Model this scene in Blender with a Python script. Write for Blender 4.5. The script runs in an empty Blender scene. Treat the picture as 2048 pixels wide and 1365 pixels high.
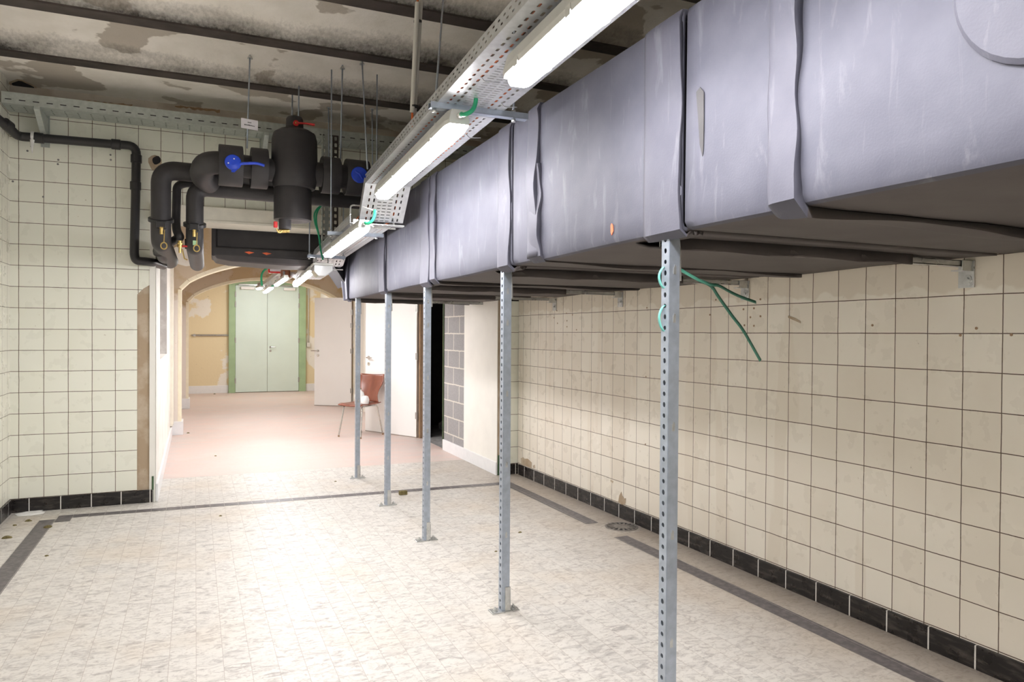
import bpy, bmesh, math, random
from mathutils import Vector, Matrix
random.seed(7)
sc = bpy.context.scene
col = sc.collection
V = Vector
# ------------------------------------------------------------------ camera
FPX, YAW, PITCH, ROLL, EYE = 1445.5, .41330, -.010547, .006651, 1.42
cf = V((math.sin(YAW)*math.cos(PITCH), math.cos(YAW)*math.cos(PITCH), math.sin(PITCH)))
cr0 = V((math.cos(YAW), -math.sin(YAW), 0)); cu0 = cr0.cross(cf)
cr = cr0*math.cos(ROLL)+cu0*math.sin(ROLL); cu = -cr0*math.sin(ROLL)+cu0*math.cos(ROLL)
CAM = V((0, 0, EYE))
def _ray(x, y): return cf+cr*((x-1024)/FPX)-cu*((y-682.5)/FPX)
def AZ(x, y, z=0.): d = _ray(x, y); return CAM+d*((z-EYE)/d.z)      # measured point at height z
def AY(x, y, Y): d = _ray(x, y); return CAM+d*(Y/d.y)              # ... at distance Y
def AX(x, y, X): d = _ray(x, y); return CAM+d*(X/d.x)              # ... on plane X
cam = bpy.data.cameras.new('camera'); co = bpy.data.objects.new('camera', cam); col.objects.link(co)
cam.sensor_width = 36; cam.lens = FPX/2048*36; cam.clip_start = .05; cam.clip_end = 100
co.matrix_world = Matrix(((cr.x, cu.x, -cf.x, 0), (cr.y, cu.y, -cf.y, 0), (cr.z, cu.z, -cf.z, EYE), (0, 0, 0, 1)))
sc.camera = co
# ------------------------------------------------------------------ materials
class NT:
    def __init__(s, name):
        s.m = bpy.data.materials.new(name); s.m.use_nodes = True; s.t = s.m.node_tree; s.n = s.t.nodes; s.l = s.t.links
        s.b = s.n['Principled BSDF']; s._pos = None
    def node(s, t, **k):
        n = s.n.new(t)
        for a, b in k.items(): setattr(n, a, b)
        return n
    def put(s, sock, v):
        if hasattr(v, 'is_output') or isinstance(v, bpy.types.NodeSocket): s.l.new(v, sock)
        else:
            if isinstance(v, (tuple, list)) and len(v) == 3 and sock.type == 'RGBA': v = (*v, 1)
            sock.default_value = v
    def math(s, op, a, b=0., c=0., clamp=False):
        n = s.node('ShaderNodeMath', operation=op, use_clamp=clamp)
        s.put(n.inputs[0], a); s.put(n.inputs[1], b); s.put(n.inputs[2], c); return n.outputs[0]
    def pos(s):
        if not s._pos: s._pos = s.node('ShaderNodeNewGeometry').outputs['Position']
        return s._pos
    def obj(s): return s.node('ShaderNodeTexCoord').outputs['Object']
    def xyz(s, v=None):
        n = s.node('ShaderNodeSeparateXYZ'); s.put(n.inputs[0], v or s.pos()); return n.outputs
    def dot(s, d, off=0.):
        n = s.node('ShaderNodeVectorMath', operation='DOT_PRODUCT'); s.put(n.inputs[0], s.pos()); n.inputs[1].default_value = d
        return s.math('SUBTRACT', n.outputs['Value'], off)
    def noise(s, scale, vec=None, detail=4, rough=.55, sc3=None, dist=0.):
        v = vec or s.pos()
        if sc3:
            mp = s.node('ShaderNodeMapping'); s.put(mp.inputs[0], v); mp.inputs['Scale'].default_value = sc3; v = mp.outputs[0]
        n = s.node('ShaderNodeTexNoise'); s.put(n.inputs['Vector'], v); n.inputs['Scale'].default_value = scale
        n.inputs['Detail'].default_value = detail; n.inputs['Roughness'].default_value = rough; n.inputs['Distortion'].default_value = dist
        return n.outputs['Fac']
    def ramp(s, f, lo, hi, a=0., b=1.):
        n = s.node('ShaderNodeMapRange'); n.clamp = True; s.put(n.inputs[0], f)
        for i, q in enumerate((lo, hi, a, b)): s.put(n.inputs[i+1], q)
        return n.outputs[0]
    def mix(s, f, a, b, bt='MIX'):
        n = s.node('ShaderNodeMix', data_type='RGBA', blend_type=bt); n.clamp_factor = True
        s.put(n.inputs['Factor'], f); s.put(n.inputs[6], a); s.put(n.inputs[7], b); return n.outputs[2]
    def line(s, u, pitch, w):      # 1 on grout lines
        f = s.math('FRACT', s.math('DIVIDE', s.math('ADD', u, w/2), pitch)); return s.math('LESS_THAN', f, w/pitch)
    def cell(s, u, v, pu, pv):
        c = s.node('ShaderNodeCombineXYZ'); s.put(c.inputs[0], s.math('FLOOR', s.math('DIVIDE', u, pu))); s.put(c.inputs[1], s.math('FLOOR', s.math('DIVIDE', v, pv)))
        w = s.node('ShaderNodeTexWhiteNoise', noise_dimensions='2D'); s.put(w.inputs['Vector'], c.outputs[0]); return w.outputs['Value']
    def bump(s, h, st=.3, d=.01):
        n = s.node('ShaderNodeBump'); n.inputs['Strength'].default_value = st; n.inputs['Distance'].default_value = d
        s.put(n.inputs['Height'], h); s.l.new(n.outputs[0], s.b.inputs['Normal'])
    def fin(s, c, rough=.5, metal=0., spec=None):
        s.put(s.b.inputs['Base Color'], c); s.put(s.b.inputs['Roughness'], rough); s.put(s.b.inputs['Metallic'], metal)
        if spec is not None: s.b.inputs['Specular IOR Level'].default_value = spec
        return s.m
def plain(name, c, rough=.5, metal=0., var=.12, scale=14., spec=None, bump=0.):
    t = NT(name); f = t.noise(scale)
    c2 = tuple(max(0, q*(1-var)) for q in c); c1 = tuple(min(1, q*(1+var)) for q in c)
    if bump: t.bump(t.noise(scale*8), bump, .004)
    return t.fin(t.mix(t.ramp(f, .3, .7), c2, c1), rough, metal, spec)
# right wall frame
RW0 = AZ(1038.8, 949.4); RW1 = AZ(2015, 1365); RWD = (RW1-RW0).normalized(); RWN = V((RWD.y, -RWD.x, 0)); RWN = -RWN if RWN.x > 0 else RWN
TP = .1652
def tile_wall(name, d, uoff, voff, c, stain, glue=None, green=0.):
    t = NT(name); u = t.dot(d, uoff); v = t.math('SUBTRACT', t.xyz()[2], voff)
    wob = t.math('MULTIPLY', t.math('SUBTRACT', t.noise(6.), .5), .006)
    g = t.math('MAXIMUM', t.line(t.math('ADD', u, wob), TP, .0042), t.line(t.math('ADD', v, wob), TP, .0042))
    k = t.cell(u, v, TP, TP)
    base = t.mix(t.ramp(k, 0, 1, 0, .35), c, stain)
    base = t.mix(t.ramp(t.noise(2.2), .52, .75, 0, .3), base, stain)
    if glue:
        z = t.math('ADD', t.xyz()[2], t.math('MULTIPLY', t.math('SUBTRACT', t.noise(7., detail=2), .5), .16))
        base = t.mix(t.ramp(z, glue-.006, glue+.006, 0, .62), base, stain)
        vert = t.noise(1.0, sc3=(2.6, 2.6, .22), detail=3)
        base = t.mix(t.ramp(vert, .565, .575, 0, .3), base, stain)
    base = t.mix(t.ramp(t.noise(38., detail=2), .74, .78, 0, .5), base, (.42, .34, .24))
    cc = t.mix(g, base, (.11, .07, .045))
    t.bump(t.math('SUBTRACT', 1., g), .35, .003)
    return t.fin(cc, t.ramp(t.noise(9.), .3, .7, .22, .42), 0, .45)
M = {}
M['tile_right'] = tile_wall('right wall tile', tuple(RWD), RW0.dot(RWD)+4.365-26*TP, .276, (.88, .835, .74), (.70, .62, .505), 1.63)
M['tile_back'] = tile_wall('back wall tile', (1, 0, 0), -1.254, .272, (.85, .86, .765), (.79, .785, .66))
M['tile_left'] = tile_wall('left wall tile', (0, 1, 0), 6.60, .272, (.86, .85, .755), (.79, .77, .65))
def floor_mat():
    t = NT('marbled floor tile'); x, y, z = t.xyz(); u = t.math('SUBTRACT', x, .007); v = t.math('SUBTRACT', y, 3.317); p = .1072
    gx = t.line(u, p, .0026); gy = t.line(v, p*1.01, .0022)
    k = t.cell(u, v, p, p*1.01)
    kx = t.node('ShaderNodeCombineXYZ'); t.put(kx.inputs[2], t.math('MULTIPLY', k, 40.))
    ad = t.node('ShaderNodeVectorMath', operation='ADD'); t.put(ad.inputs[0], t.pos()); t.put(ad.inputs[1], kx.outputs[0])
    mar = t.noise(15., vec=ad.outputs[0], sc3=(.75, 1.5, 1), detail=7, rough=.66, dist=1.4)
    big = t.noise(1.3, detail=3)
    c = t.mix(t.ramp(mar, .48, .70), (.63, .605, .555), (.335, .31, .29))
    c = t.mix(t.ramp(t.noise(44., vec=ad.outputs[0], detail=5, dist=1.), .54, .70, 0, .6), c, (.33, .29, .265))
    c = t.mix(t.ramp(k, .6, 1, 0, .22), c, (.50, .49, .46))
    c = t.mix(t.ramp(big, .5, .72, 0, .38), c, (.58, .47, .34))
    # dirt collected along the right-hand wall, plus the duct's shadow painted in
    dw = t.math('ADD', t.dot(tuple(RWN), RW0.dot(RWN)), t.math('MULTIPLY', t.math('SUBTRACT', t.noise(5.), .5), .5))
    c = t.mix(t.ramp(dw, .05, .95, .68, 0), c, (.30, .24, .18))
    c = t.mix(t.math('MULTIPLY', gx, .6), c, (.34, .29, .25)); c = t.mix(t.math('MULTIPLY', t.math('MULTIPLY', gy, t.ramp(k, .2, .9)), .45), c, (.36, .30, .27))
    t.bump(t.math('SUBTRACT', 1., t.math('MAXIMUM', gx, gy)), .2, .002)
    return t.fin(c, t.ramp(mar, .3, .7, .38, .55), 0, .35)
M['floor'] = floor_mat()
def strip_mat():
    t = NT('charcoal floor tile'); x, y, z = t.xyz()
    c = t.mix(t.ramp(t.noise(30., detail=6), .4, .75), (.085, .076, .080), (.18, .16, .16))
    g = t.line(t.math('SUBTRACT', x, .007), .1072, .003)
    return t.fin(t.mix(t.math('MULTIPLY', g, .6), c, (.5, .46, .42)), .42)
M['strip'] = strip_mat()
def pink():
    t = NT('worn pink floor'); a = t.noise(3., sc3=(1, 2.4, 1), detail=6); b = t.noise(26., detail=4)
    c = t.mix(t.ramp(a, .35, .7), (.63, .485, .43), (.56, .49, .45)); c = t.mix(t.ramp(b, .55, .75, 0, .4), c, (.56, .36, .30))
    c = t.mix(t.ramp(t.noise(1.2), .5, .75, 0, .5), c, (.62, .57, .52))
    return t.fin(c, .55)
M['pink'] = pink()
def black_tile():
    t = NT('black glazed skirting tile'); c = t.mix(t.ramp(t.noise(9., sc3=(1, 1, 5), detail=5), .5, .8), (.012, .010, .010), (.10, .085, .075))
    return t.fin(c, t.ramp(t.noise(14.), .3, .7, .16, .5), 0, .5)
M['black_tile'] = black_tile()
M['grout'] = plain('white grout', (.72, .70, .66), .7)
def ceil_mat():
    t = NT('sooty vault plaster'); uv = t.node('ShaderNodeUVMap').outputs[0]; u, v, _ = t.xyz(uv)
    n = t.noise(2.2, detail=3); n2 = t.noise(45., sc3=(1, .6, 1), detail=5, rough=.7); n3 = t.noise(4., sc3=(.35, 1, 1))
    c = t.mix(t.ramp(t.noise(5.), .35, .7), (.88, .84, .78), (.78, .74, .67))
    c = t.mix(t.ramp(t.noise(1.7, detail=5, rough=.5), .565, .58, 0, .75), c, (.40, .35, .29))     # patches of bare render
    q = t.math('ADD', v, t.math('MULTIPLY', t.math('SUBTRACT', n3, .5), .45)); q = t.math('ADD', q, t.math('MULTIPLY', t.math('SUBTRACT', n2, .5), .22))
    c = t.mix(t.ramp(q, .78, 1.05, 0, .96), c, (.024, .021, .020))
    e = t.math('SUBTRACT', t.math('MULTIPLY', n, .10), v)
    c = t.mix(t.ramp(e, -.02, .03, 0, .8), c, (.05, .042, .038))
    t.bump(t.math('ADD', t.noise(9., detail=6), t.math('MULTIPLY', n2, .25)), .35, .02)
    return t.fin(c, .85, 0, .2)
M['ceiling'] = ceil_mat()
M['beam'] = plain('sooty steel beam', (.055, .043, .038), .75, 0, .35, 6.)
def plaster(name, c, c2, s=2.5, lo=.5, hi=.56, zlow=None, clow=None, amt=1.):
    t = NT(name); b = t.mix(t.ramp(t.noise(s, detail=5), lo, hi, 0, amt), c, c2)
    if zlow is not None:
        z = t.math('ADD', t.xyz()[2], t.math('MULTIPLY', t.math('SUBTRACT', t.noise(4.), .5), .5)); b = t.mix(t.ramp(z, zlow-.05, zlow+.05, 1, 0), b, clow)
    b = t.mix(t.ramp(t.noise(20., detail=3), .70, .74, 0, .7), b, (.20, .15, .10))
    t.bump(t.noise(18., detail=6), .2, .01)
    return t.fin(b, .8, 0, .2)
M['plaster'] = plaster('white plaster', (.83, .81, .755), (.78, .75, .69), 3.)
M['band'] = plaster('old plaster band', (.62, .56, .485), (.50, .43, .36), 3., .5, .62)
M['cream'] = plain('cream paint', (.80, .765, .66), .5, 0, .05)
M['whitewall'] = plain('smooth off-white paint', (.83, .815, .76), .6, 0, .03, 4.)
M['archwall'] = plaster('tan arch plaster', (.52, .405, .255), (.60, .52, .42), 1.6, .53, .58, 1.9, (.78, .72, .66), .7)
M['farwall'] = plaster('yellowed plaster', (.75, .645, .43), (.80, .77, .70), 1.25, .55, .57)
M['archedge'] = plain('cream arch edge', (.86, .80, .63), .6, 0, .05)
M['exposed'] = plaster('exposed brown render', (.42, .325, .225), (.54, .46, .36), 6., .45, .65)
M['niche'] = plaster('grey niche plaster', (.50, .475, .45), (.60, .58, .55), 3.)
M['skirt'] = plain('white skirting board', (.78, .79, .80), .4, 0, .03)
M['corrceil'] = plain('corridor ceiling', (.45, .40, .33), .9)
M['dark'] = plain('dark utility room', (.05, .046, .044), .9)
M['greenedge'] = plain('green board edge', (.055, .11, .05), .6)
def blocks():
    t = NT('grey concrete blocks'); x, y, z = t.xyz(); H, W = .199, .40
    v = t.math('SUBTRACT', z, .02); row = t.math('FLOOR', t.math('DIVIDE', v, H))
    u = t.math('ADD', t.math('SUBTRACT', y, 7.62), t.math('MULTIPLY', t.math('MODULO', row, 2.), W/2))
    wob = t.math('MULTIPLY', t.math('SUBTRACT', t.noise(14.), .5), .014)
    g = t.math('MAXIMUM', t.line(t.math('ADD', u, wob), W, .016), t.line(t.math('ADD', v, wob), H, .014))
    c = t.mix(t.noise(60.), (.24, .235, .235), (.40, .39, .39)); c = t.mix(g, c, (.62, .59, .53)); t.bump(t.math('SUBTRACT', t.noise(70.), g), .4, .01)
    return t.fin(c, .9, 0, .2)
M['blocks'] = blocks()
def foam(name, c, c2, scr=True):
    t = NT(name); n = t.noise(5., detail=4); b = t.mix(t.ramp(n, .35, .7), c, c2)
    if scr:
        s = t.noise(3.2, sc3=(6, 6, 1.1), detail=6, rough=.62, dist=.6)
        b = t.mix(t.ramp(s, .57, .72, 0, .36), b, (.21, .21, .235))
        b = t.mix(t.ramp(t.noise(24., detail=5, rough=.7), .72, .80, 0, .4), b, (.30, .30, .32))
    t.bump(t.noise(160., detail=3), .14, .003)
    return t.fin(b, .62, 0, .3)
M['foam'] = foam('grey elastomeric foam', (.070, .071, .094), (.094, .095, .120))
M['foam_strip'] = foam('grey foam strip', (.076, .076, .099), (.098, .098, .122))
M['foam_under'] = foam('underside foam', (.075, .064, .062), (.092, .080, .077), False)  # browner foam tone for the undersides
M['pipe'] = foam('black pipe insulation', (.034, .032, .034), (.050, .047, .049), False)
M['pipe'].node_tree.nodes['Principled BSDF'].inputs['Roughness'].default_value = .5; M['pipe'].node_tree.nodes['Principled BSDF'].inputs['Specular IOR Level'].default_value = .35
M['plastic'] = plain('black plastic pipe', (.022, .021, .023), .38, 0, .2, 6., .5)
M['core'] = plain('dark core and slot shade', (.02, .018, .022), .8)
def steel(name, c, rough, metal=.85, sc_=30.):
    t = NT(name); n = t.noise(sc_, detail=5); b = t.mix(t.ramp(n, .35, .7), tuple(q*.82 for q in c), c)
    return t.fin(b, t.ramp(t.noise(12.), .3, .7, rough-.07, rough+.08), metal)
M['galv'] = steel('galvanised steel', (.47, .53, .62), .36, .75)
M['tray'] = steel('galvanised tray steel', (.68, .70, .72), .40, .75)
M['zinc'] = steel('bright zinc fittings', (.66, .67, .66), .30)
M['greyzinc'] = steel('dull zinc tray', (.52, .56, .53), .5, .45)
M['brass'] = steel('brass', (.75, .55, .20), .3, .9)
M['chrome'] = steel('chrome tube', (.66, .65, .62), .2, .95)
M['hinge'] = steel('satin steel', (.45, .44, .42), .35, .9)
M['housing'] = plain('grey lamp housing', (.56, .56, .53), .45, 0, .05)
def emit(name, e, c=(1.0, .972, .985)):
    t = NT(name); t.fin((.9, .9, .9), .3); t.b.inputs['Emission Color'].default_value = (*c, 1); t.b.inputs['Emission Strength'].default_value = e; return t.m
LAMP = 92.
M['lamp'] = emit('lit lamp diffuser', LAMP); M['lamp_far'] = emit('lit narrow lamp diffuser', LAMP*1.15)
M['clear'] = NT('frosted clear plastic').fin((.72, .74, .74), .15); M['clear'].node_tree.nodes['Principled BSDF'].inputs['Transmission Weight'].default_value = .45
M['cablegreen'] = plain('green cable', (.02, .34, .16), .4)
M['orange'] = plain('orange cable', (.72, .16, .04), .45)
M['blue'] = plain('blue enamel handle', (.02, .07, .62), .25)
M['red'] = plain('red enamel handle', (.55, .02, .02), .3)
M['pvc'] = plain('white conduit', (.60, .59, .55), .45, 0, .04)
M['blacktie'] = plain('black cable tie', (.02, .02, .02), .5)
M['paper'] = plain('white paper tag', (.78, .76, .82), .7, 0, .02)
M['ink'] = plain('dark ink', (.06, .06, .08), .8)
M['door_green'] = plain('pale green door paint', (.64, .76, .70), .4, 0, .03, 2.)
M['frame_green'] = plain('green door frame paint', (.33, .47, .28), .5, 0, .08, 5.)
M['door_white'] = plain('white door paint', (.84, .84, .82), .35, 0, .02, 2.)
M['wood'] = plain('raw brown wood', (.34, .22, .13), .6, 0, .15, 20.)
M['greyframe'] = plain('taupe door edge', (.36, .32, .28), .5)
def wood():
    t = NT('red brown plywood'); w = t.noise(7., sc3=(1, 1, .2), detail=6, dist=1.)
    return t.fin(t.mix(t.ramp(w, .3, .7), (.17, .050, .028), (.28, .095, .055)), .3)
M['chairwood'] = wood()
M['white'] = plain('white plastic', (.85, .85, .83), .35, 0, .02)
M['strap'] = plain('green strapping', (.055, .20, .14), .38, 0, .1)
M['strapl'] = plain('turquoise strapping', (.12, .42, .37), .35, 0, .08)
M['cast'] = plain('grey cast iron', (.23, .21, .19), .6, .2, .3, 30.)
M['mortar'] = plain('worn mortar', (.40, .36, .315), .8, 0, .3, 24.)
M['rubble'] = plain('grey crumpled rubble', (.24, .235, .23), .8, 0, .4, 12., None, .6)
M['moss'] = plain('dry moss crumb', (.16, .13, .05), .9, 0, .4, 60.)
M['crumb'] = plain('white plaster crumbs', (.84, .84, .82), .8)
M['orangetag'] = plain('orange tag', (.80, .14, .04), .5)
M['sticker'] = plain('pale green sticker', (.42, .66, .40), .6)
M['hose'] = plain('rust brown flexible hose', (.22, .07, .03), .5)
# ------------------------------------------------------------------ mesh builder
class MB:
    def __init__(s): s.v = []; s.f = []; s.mi = []; s.sm = []; s.uv = {}
    def add(s, vs, fs, mi=0, sm=False):
        b = len(s.v); s.v += [V(q) for q in vs]
        for f in fs: s.f.append([b+i for i in f]); s.mi.append(mi); s.sm.append(sm)
        return s
    def box(s, a, b, mi=0):
        x0, y0, z0 = (min(a[i], b[i]) for i in range(3)); x1, y1, z1 = (max(a[i], b[i]) for i in range(3))
        return s.add([(x0, y0, z0), (x1, y0, z0), (x1, y1, z0), (x0, y1, z0), (x0, y0, z1), (x1, y0, z1), (x1, y1, z1), (x0, y1, z1)],
                     [(0, 3, 2, 1), (4, 5, 6, 7), (0, 1, 5, 4), (1, 2, 6, 5), (2, 3, 7, 6), (3, 0, 4, 7)], mi)
    def obox(s, o, ax, ay, az, mi=0):
        o, ax, ay, az = V(o), V(ax), V(ay), V(az); p = [o, o+ax, o+ax+ay, o+ay]
        return s.add(p+[q+az for q in p], [(0, 3, 2, 1), (4, 5, 6, 7), (0, 1, 5, 4), (1, 2, 6, 5), (2, 3, 7, 6), (3, 0, 4, 7)], mi)
    def quad(s, *p, mi=0): return s.add(p, [tuple(range(len(p)))], mi)
    def prism(s, poly, ext, mi=0, mside=None):
        ext = V(ext); n = len(poly); p = [V(q) for q in poly]
        s.add(p+[q+ext for q in p], [tuple(range(n))[::-1], tuple(range(n, 2*n))], mi)
        b = len(s.v)-2*n
        for i in range(n):
            j = (i+1) % n; s.f.append([b+i, b+j, b+n+j, b+n+i]); s.mi.append(mi if mside is None else mside); s.sm.append(False)
        return s
    def tube(s, path, r, n=12, mi=0, caps=True, sm=True, sq=1.):
        P = [V(q) for q in path]; R = r if isinstance(r, (list, tuple)) else [r]*len(P); up = None; rings = []
        for i, p in enumerate(P):
            t = ((P[min(i+1, len(P)-1)]-p).normalized()+(p-P[max(i-1, 0)]).normalized()).normalized()
            if up is None: up = V((0, 0, 1)) if abs(t.z) < .9 else V((0, 1, 0))
            a = t.cross(up).normalized(); up = a.cross(t).normalized()
            rings.append([p+(a*math.cos(2*math.pi*k/n)+up*sq*math.sin(2*math.pi*k/n))*R[i] for k in range(n)])
        fs = [(i*n+k, i*n+(k+1) % n, (i+1)*n+(k+1) % n, (i+1)*n+k) for i in range(len(P)-1) for k in range(n)]
        b = len(s.v); s.add([q for rg in rings for q in rg], fs, mi, sm)
        if caps:
            m = len(s.v)-n; s.f += [[b+k for k in range(n)][::-1], [m+k for k in range(n)]]; s.mi += [mi]*2; s.sm += [False]*2
        return s
    def cyl(s, a, b, r, n=16, mi=0): return s.tube([a, b], r, n, mi)
    def lathe(s, prof, c, axis=(0, 0, 1), n=32, mi=0, caps=True):
        ax = V(axis).normalized(); u = ax.cross(V((0, 1, 0)) if abs(ax.y) < .9 else V((1, 0, 0))).normalized(); w = ax.cross(u); c = V(c); m = len(prof)
        vs = [c+ax*z+(u*math.cos(2*math.pi*k/n)+w*math.sin(2*math.pi*k/n))*r for r, z in prof for k in range(n)]
        fs = [(i*n+k, i*n+(k+1) % n, (i+1)*n+(k+1) % n, (i+1)*n+k) for i in range(m-1) for k in range(n)]
        b = len(s.v); s.add(vs, fs, mi, True); e = len(s.v)-n
        if not caps: return s
        s.f += [[b+k for k in range(n)][::-1], [e+k for k in range(n)]]; s.mi += [mi]*2; s.sm += [False]*2
        return s
    def grid(s, fn, nu, nv, mi=0, sm=True):
        vs = [fn(i/nu, j/nv) for j in range(nv+1) for i in range(nu+1)]; w = nu+1
        return s.add(vs, [(j*w+i, j*w+i+1, (j+1)*w+i+1, (j+1)*w+i) for j in range(nv) for i in range(nu)], mi, sm)
    def perf(s, o, du, dv, slots, mi=0, rnd=False, fill=None):
        """one sheet cell (origin o, edges du dv) with a slot: slots=(su,sv) half sizes as fraction"""
        o, du, dv = V(o), V(du), V(dv); out = [(0, 0), (.5, 0), (1, 0), (1, .5), (1, 1), (.5, 1), (0, 1), (0, .5)]; a, b = slots
        inn = [(.5-a, .5-b), (.5, .5-b), (.5+a, .5-b), (.5+a, .5), (.5+a, .5+b), (.5, .5+b), (.5-a, .5+b), (.5-a, .5)]
        if rnd: inn = [(.5+(x-.5)*(.72 if abs(x-.5) > 1e-6 and abs(y-.5) > 1e-6 else 1), .5+(y-.5)*(.72 if abs(x-.5) > 1e-6 and abs(y-.5) > 1e-6 else 1)) for x, y in inn]
        elif a >= b: inn = [(x if abs(x-.5) < 1e-6 or abs(y-.5) < 1e-6 else .5+(x-.5)*.8, y) for x, y in inn]
        else: inn = [(x, y if abs(x-.5) < 1e-6 or abs(y-.5) < 1e-6 else .5+(y-.5)*.8) for x, y in inn]
        pts = [o+du*x+dv*y for x, y in out+inn]
        if fill is not None:
            g = du.cross(dv).normalized()*.0008; s.add([q+g for q in pts[8:]], [tuple(range(8))], fill)
        return s.add(pts, [(k, (k+1) % 8, 8+(k+1) % 8, 8+k) for k in range(8)], mi)
    def build(s, name, mats, parent=None, bevel=0., solid=0., smooth=False, sub=0, flip=True):
        me = bpy.data.meshes.new(name); off = V(parent.location) if parent and parent.type == 'EMPTY' else (V(parent.get('_o', (0, 0, 0))) if parent else V((0, 0, 0)))
        me.from_pydata([tuple(q-off) for q in s.v], [], s.f)
        for i, p in enumerate(me.polygons): p.material_index = s.mi[i]; p.use_smooth = s.sm[i] or smooth
        if flip:
            bm = bmesh.new(); bm.from_mesh(me); bmesh.ops.recalc_face_normals(bm, faces=bm.faces)
            for e in bm.edges: e.smooth = not (len(e.link_faces) == 2 and e.calc_face_angle(0) > .7)
            bm.to_mesh(me); bm.free()
        for m in (mats if isinstance(mats, (list, tuple)) else [mats]): me.materials.append(M[m])
        o = bpy.data.objects.new(name, me); col.objects.link(o)
        if parent: o.parent = parent; OFF[o.name] = off
        if bevel: b = o.modifiers.new('bevel', 'BEVEL'); b.width = bevel; b.segments = 2; b.limit_method = 'ANGLE'
        if sub: b = o.modifiers.new('sub', 'SUBSURF'); b.levels = sub; b.render_levels = sub
        if solid: b = o.modifiers.new('solid', 'SOLIDIFY'); b.thickness = solid; b.offset = 0
        return o
    def sub(s, name, mats, part, root, **k):      # a piece of a part
        o = s.build(name, mats, root, **k); o.parent = part; return o
OFF = {}
def thing(name, loc, label, cat, group=None):
    o = bpy.data.objects.new(name, None); col.objects.link(o); o.location = loc; o.empty_display_size = .1
    return tag(o, label, cat, group)
def tag(o, label, cat, group=None, kind=None):
    o['label'] = label; o['category'] = cat
    if group: o['group'] = group
    if kind: o['kind'] = kind
    return o
def struct(o): o['kind'] = 'structure'; return o
def kids(o): return [c for c in bpy.data.objects if c.parent == o]
def copy_tree(o, parent=None):
    c = o.copy(); col.objects.link(c)
    if parent: c.parent = parent
    for ch in kids(o):
        if ch != c: copy_tree(ch, c)
    return c
def arc(c, a, b, a0, a1, n=10): c, a, b = V(c), V(a), V(b); return [c+a*math.cos(a0+(a1-a0)*i/n)+b*math.sin(a0+(a1-a0)*i/n) for i in range(n+1)]
def smooth_path(pts, it=3):
    P = [V(p) for p in pts]
    for _ in range(it):
        q = [P[0]]
        for a, b in zip(P, P[1:]): q += [a*.75+b*.25, a*.25+b*.75]
        P = q+[P[-1]]
    return P
def bend(pts, r, n=8):       # polyline with rounded corners of radius r
    P = [V(p) for p in pts]; out = [P[0]]
    for a, b, c in zip(P, P[1:], P[2:]):
        u = (a-b); v = (c-b); k = min(r, u.length*.49, v.length*.49); p0 = b+u.normalized()*k; p2 = b+v.normalized()*k
        for i in range(n+1):
            t = i/n; out.append(p0*(1-t)**2+b*2*t*(1-t)+p2*t*t)
    return out+[P[-1]]
# ------------------------------------------------------------------ setting
BY = 6.68; LX = -1.312; ZC = 3.3; NY = -3.0       # back wall plane, left wall plane, beam height, wall behind
def RW(t, z, off=0.): return RW0+RWD*t+RWN*off+V((0, 0, z))
RWL = (RW0.y-NY)/-RWD.y
b = MB()
b.quad((LX-.1, NY, 0), (3.3, NY, 0), (3.3, 7.62, 0), (-.32, 7.68, 0), (-.32, 6.7, 0), (LX-.1, 6.7, 0), mi=0)
b.quad((-.5, 7.68, 0), (3.3, 7.62, 0), (4.6, 18.2, 0), (-.5, 18.2, 0), mi=1)
zs = .0012
b.quad((-1.06, NY, zs), (-.953, NY, zs), (-.953, 6.33, zs), (-1.06, 6.33, zs), mi=2)
b.quad((-.951, 6.226, zs), (-.85, 6.226, zs), (-.85, 6.437, zs), (-.951, 6.437, zs), mi=2)
b.quad((-.85, 6.338, zs), (2.72, 6.22, zs), (2.72, 6.325, zs), (-.85, 6.437, zs), mi=2)
s0, s1 = .24, .348
for ta, tb in ((.30, 1.92), (2.30, RWL)): b.quad(RW(ta, zs, s0), RW(tb, zs, s0), RW(tb, zs, s1), RW(ta, zs, s1), mi=2)
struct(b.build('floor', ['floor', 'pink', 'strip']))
# ceiling of shallow brick vaults between steel beams
BE = [5.97, 5.03, 4.21, 3.36, 2.5, 1.65, .8, -.05, -.9, -1.75, -2.6, -3.45]; FL = .125
vs, fs, uvs = [], [], []
def vault(y0, y1, z0, z1, rise, n=14):
    base = len(vs)
    for i in range(n+1):
        t = i/n; y = y0+(y1-y0)*t; z = z0+(z1-z0)*t+rise*(1-(2*t-1)**2)
        for x in (LX-.1, 3.4): vs.append((x, y, z)); uvs.append((x, t))
    for i in range(n): fs.append((base+2*i, base+2*i+1, base+2*i+3, base+2*i+2))
for a, c in zip(BE[1:], BE[:-1]): vault(a, c-FL, ZC+.012, ZC+.012, .115)
me = bpy.data.meshes.new('ceiling')
vault(BE[0], BY+.3, ZC+.012, ZC-.02, .03)
for q in range(len(uvs)-30, len(uvs)): uvs[q] = (uvs[q][0], .10+.4*uvs[q][1])
me.from_pydata(vs, [], fs); uvl = me.uv_layers.new(name='UVMap')
for l in me.loops: uvl.data[l.index].uv = uvs[l.vertex_index]
for p in me.polygons: p.use_smooth = True
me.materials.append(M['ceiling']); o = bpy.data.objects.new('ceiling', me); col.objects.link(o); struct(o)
for i, y in enumerate(BE[:-1]):
    bb = MB(); bb.box((LX-.08, y-FL, ZC), (3.35, y, ZC+.014)); bb.box((LX-.08, y-FL/2-.005, ZC+.014), (3.35, y-FL/2+.005, ZC+.16))
    o = struct(bb.build('ceiling_beam', 'beam'))
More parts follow.
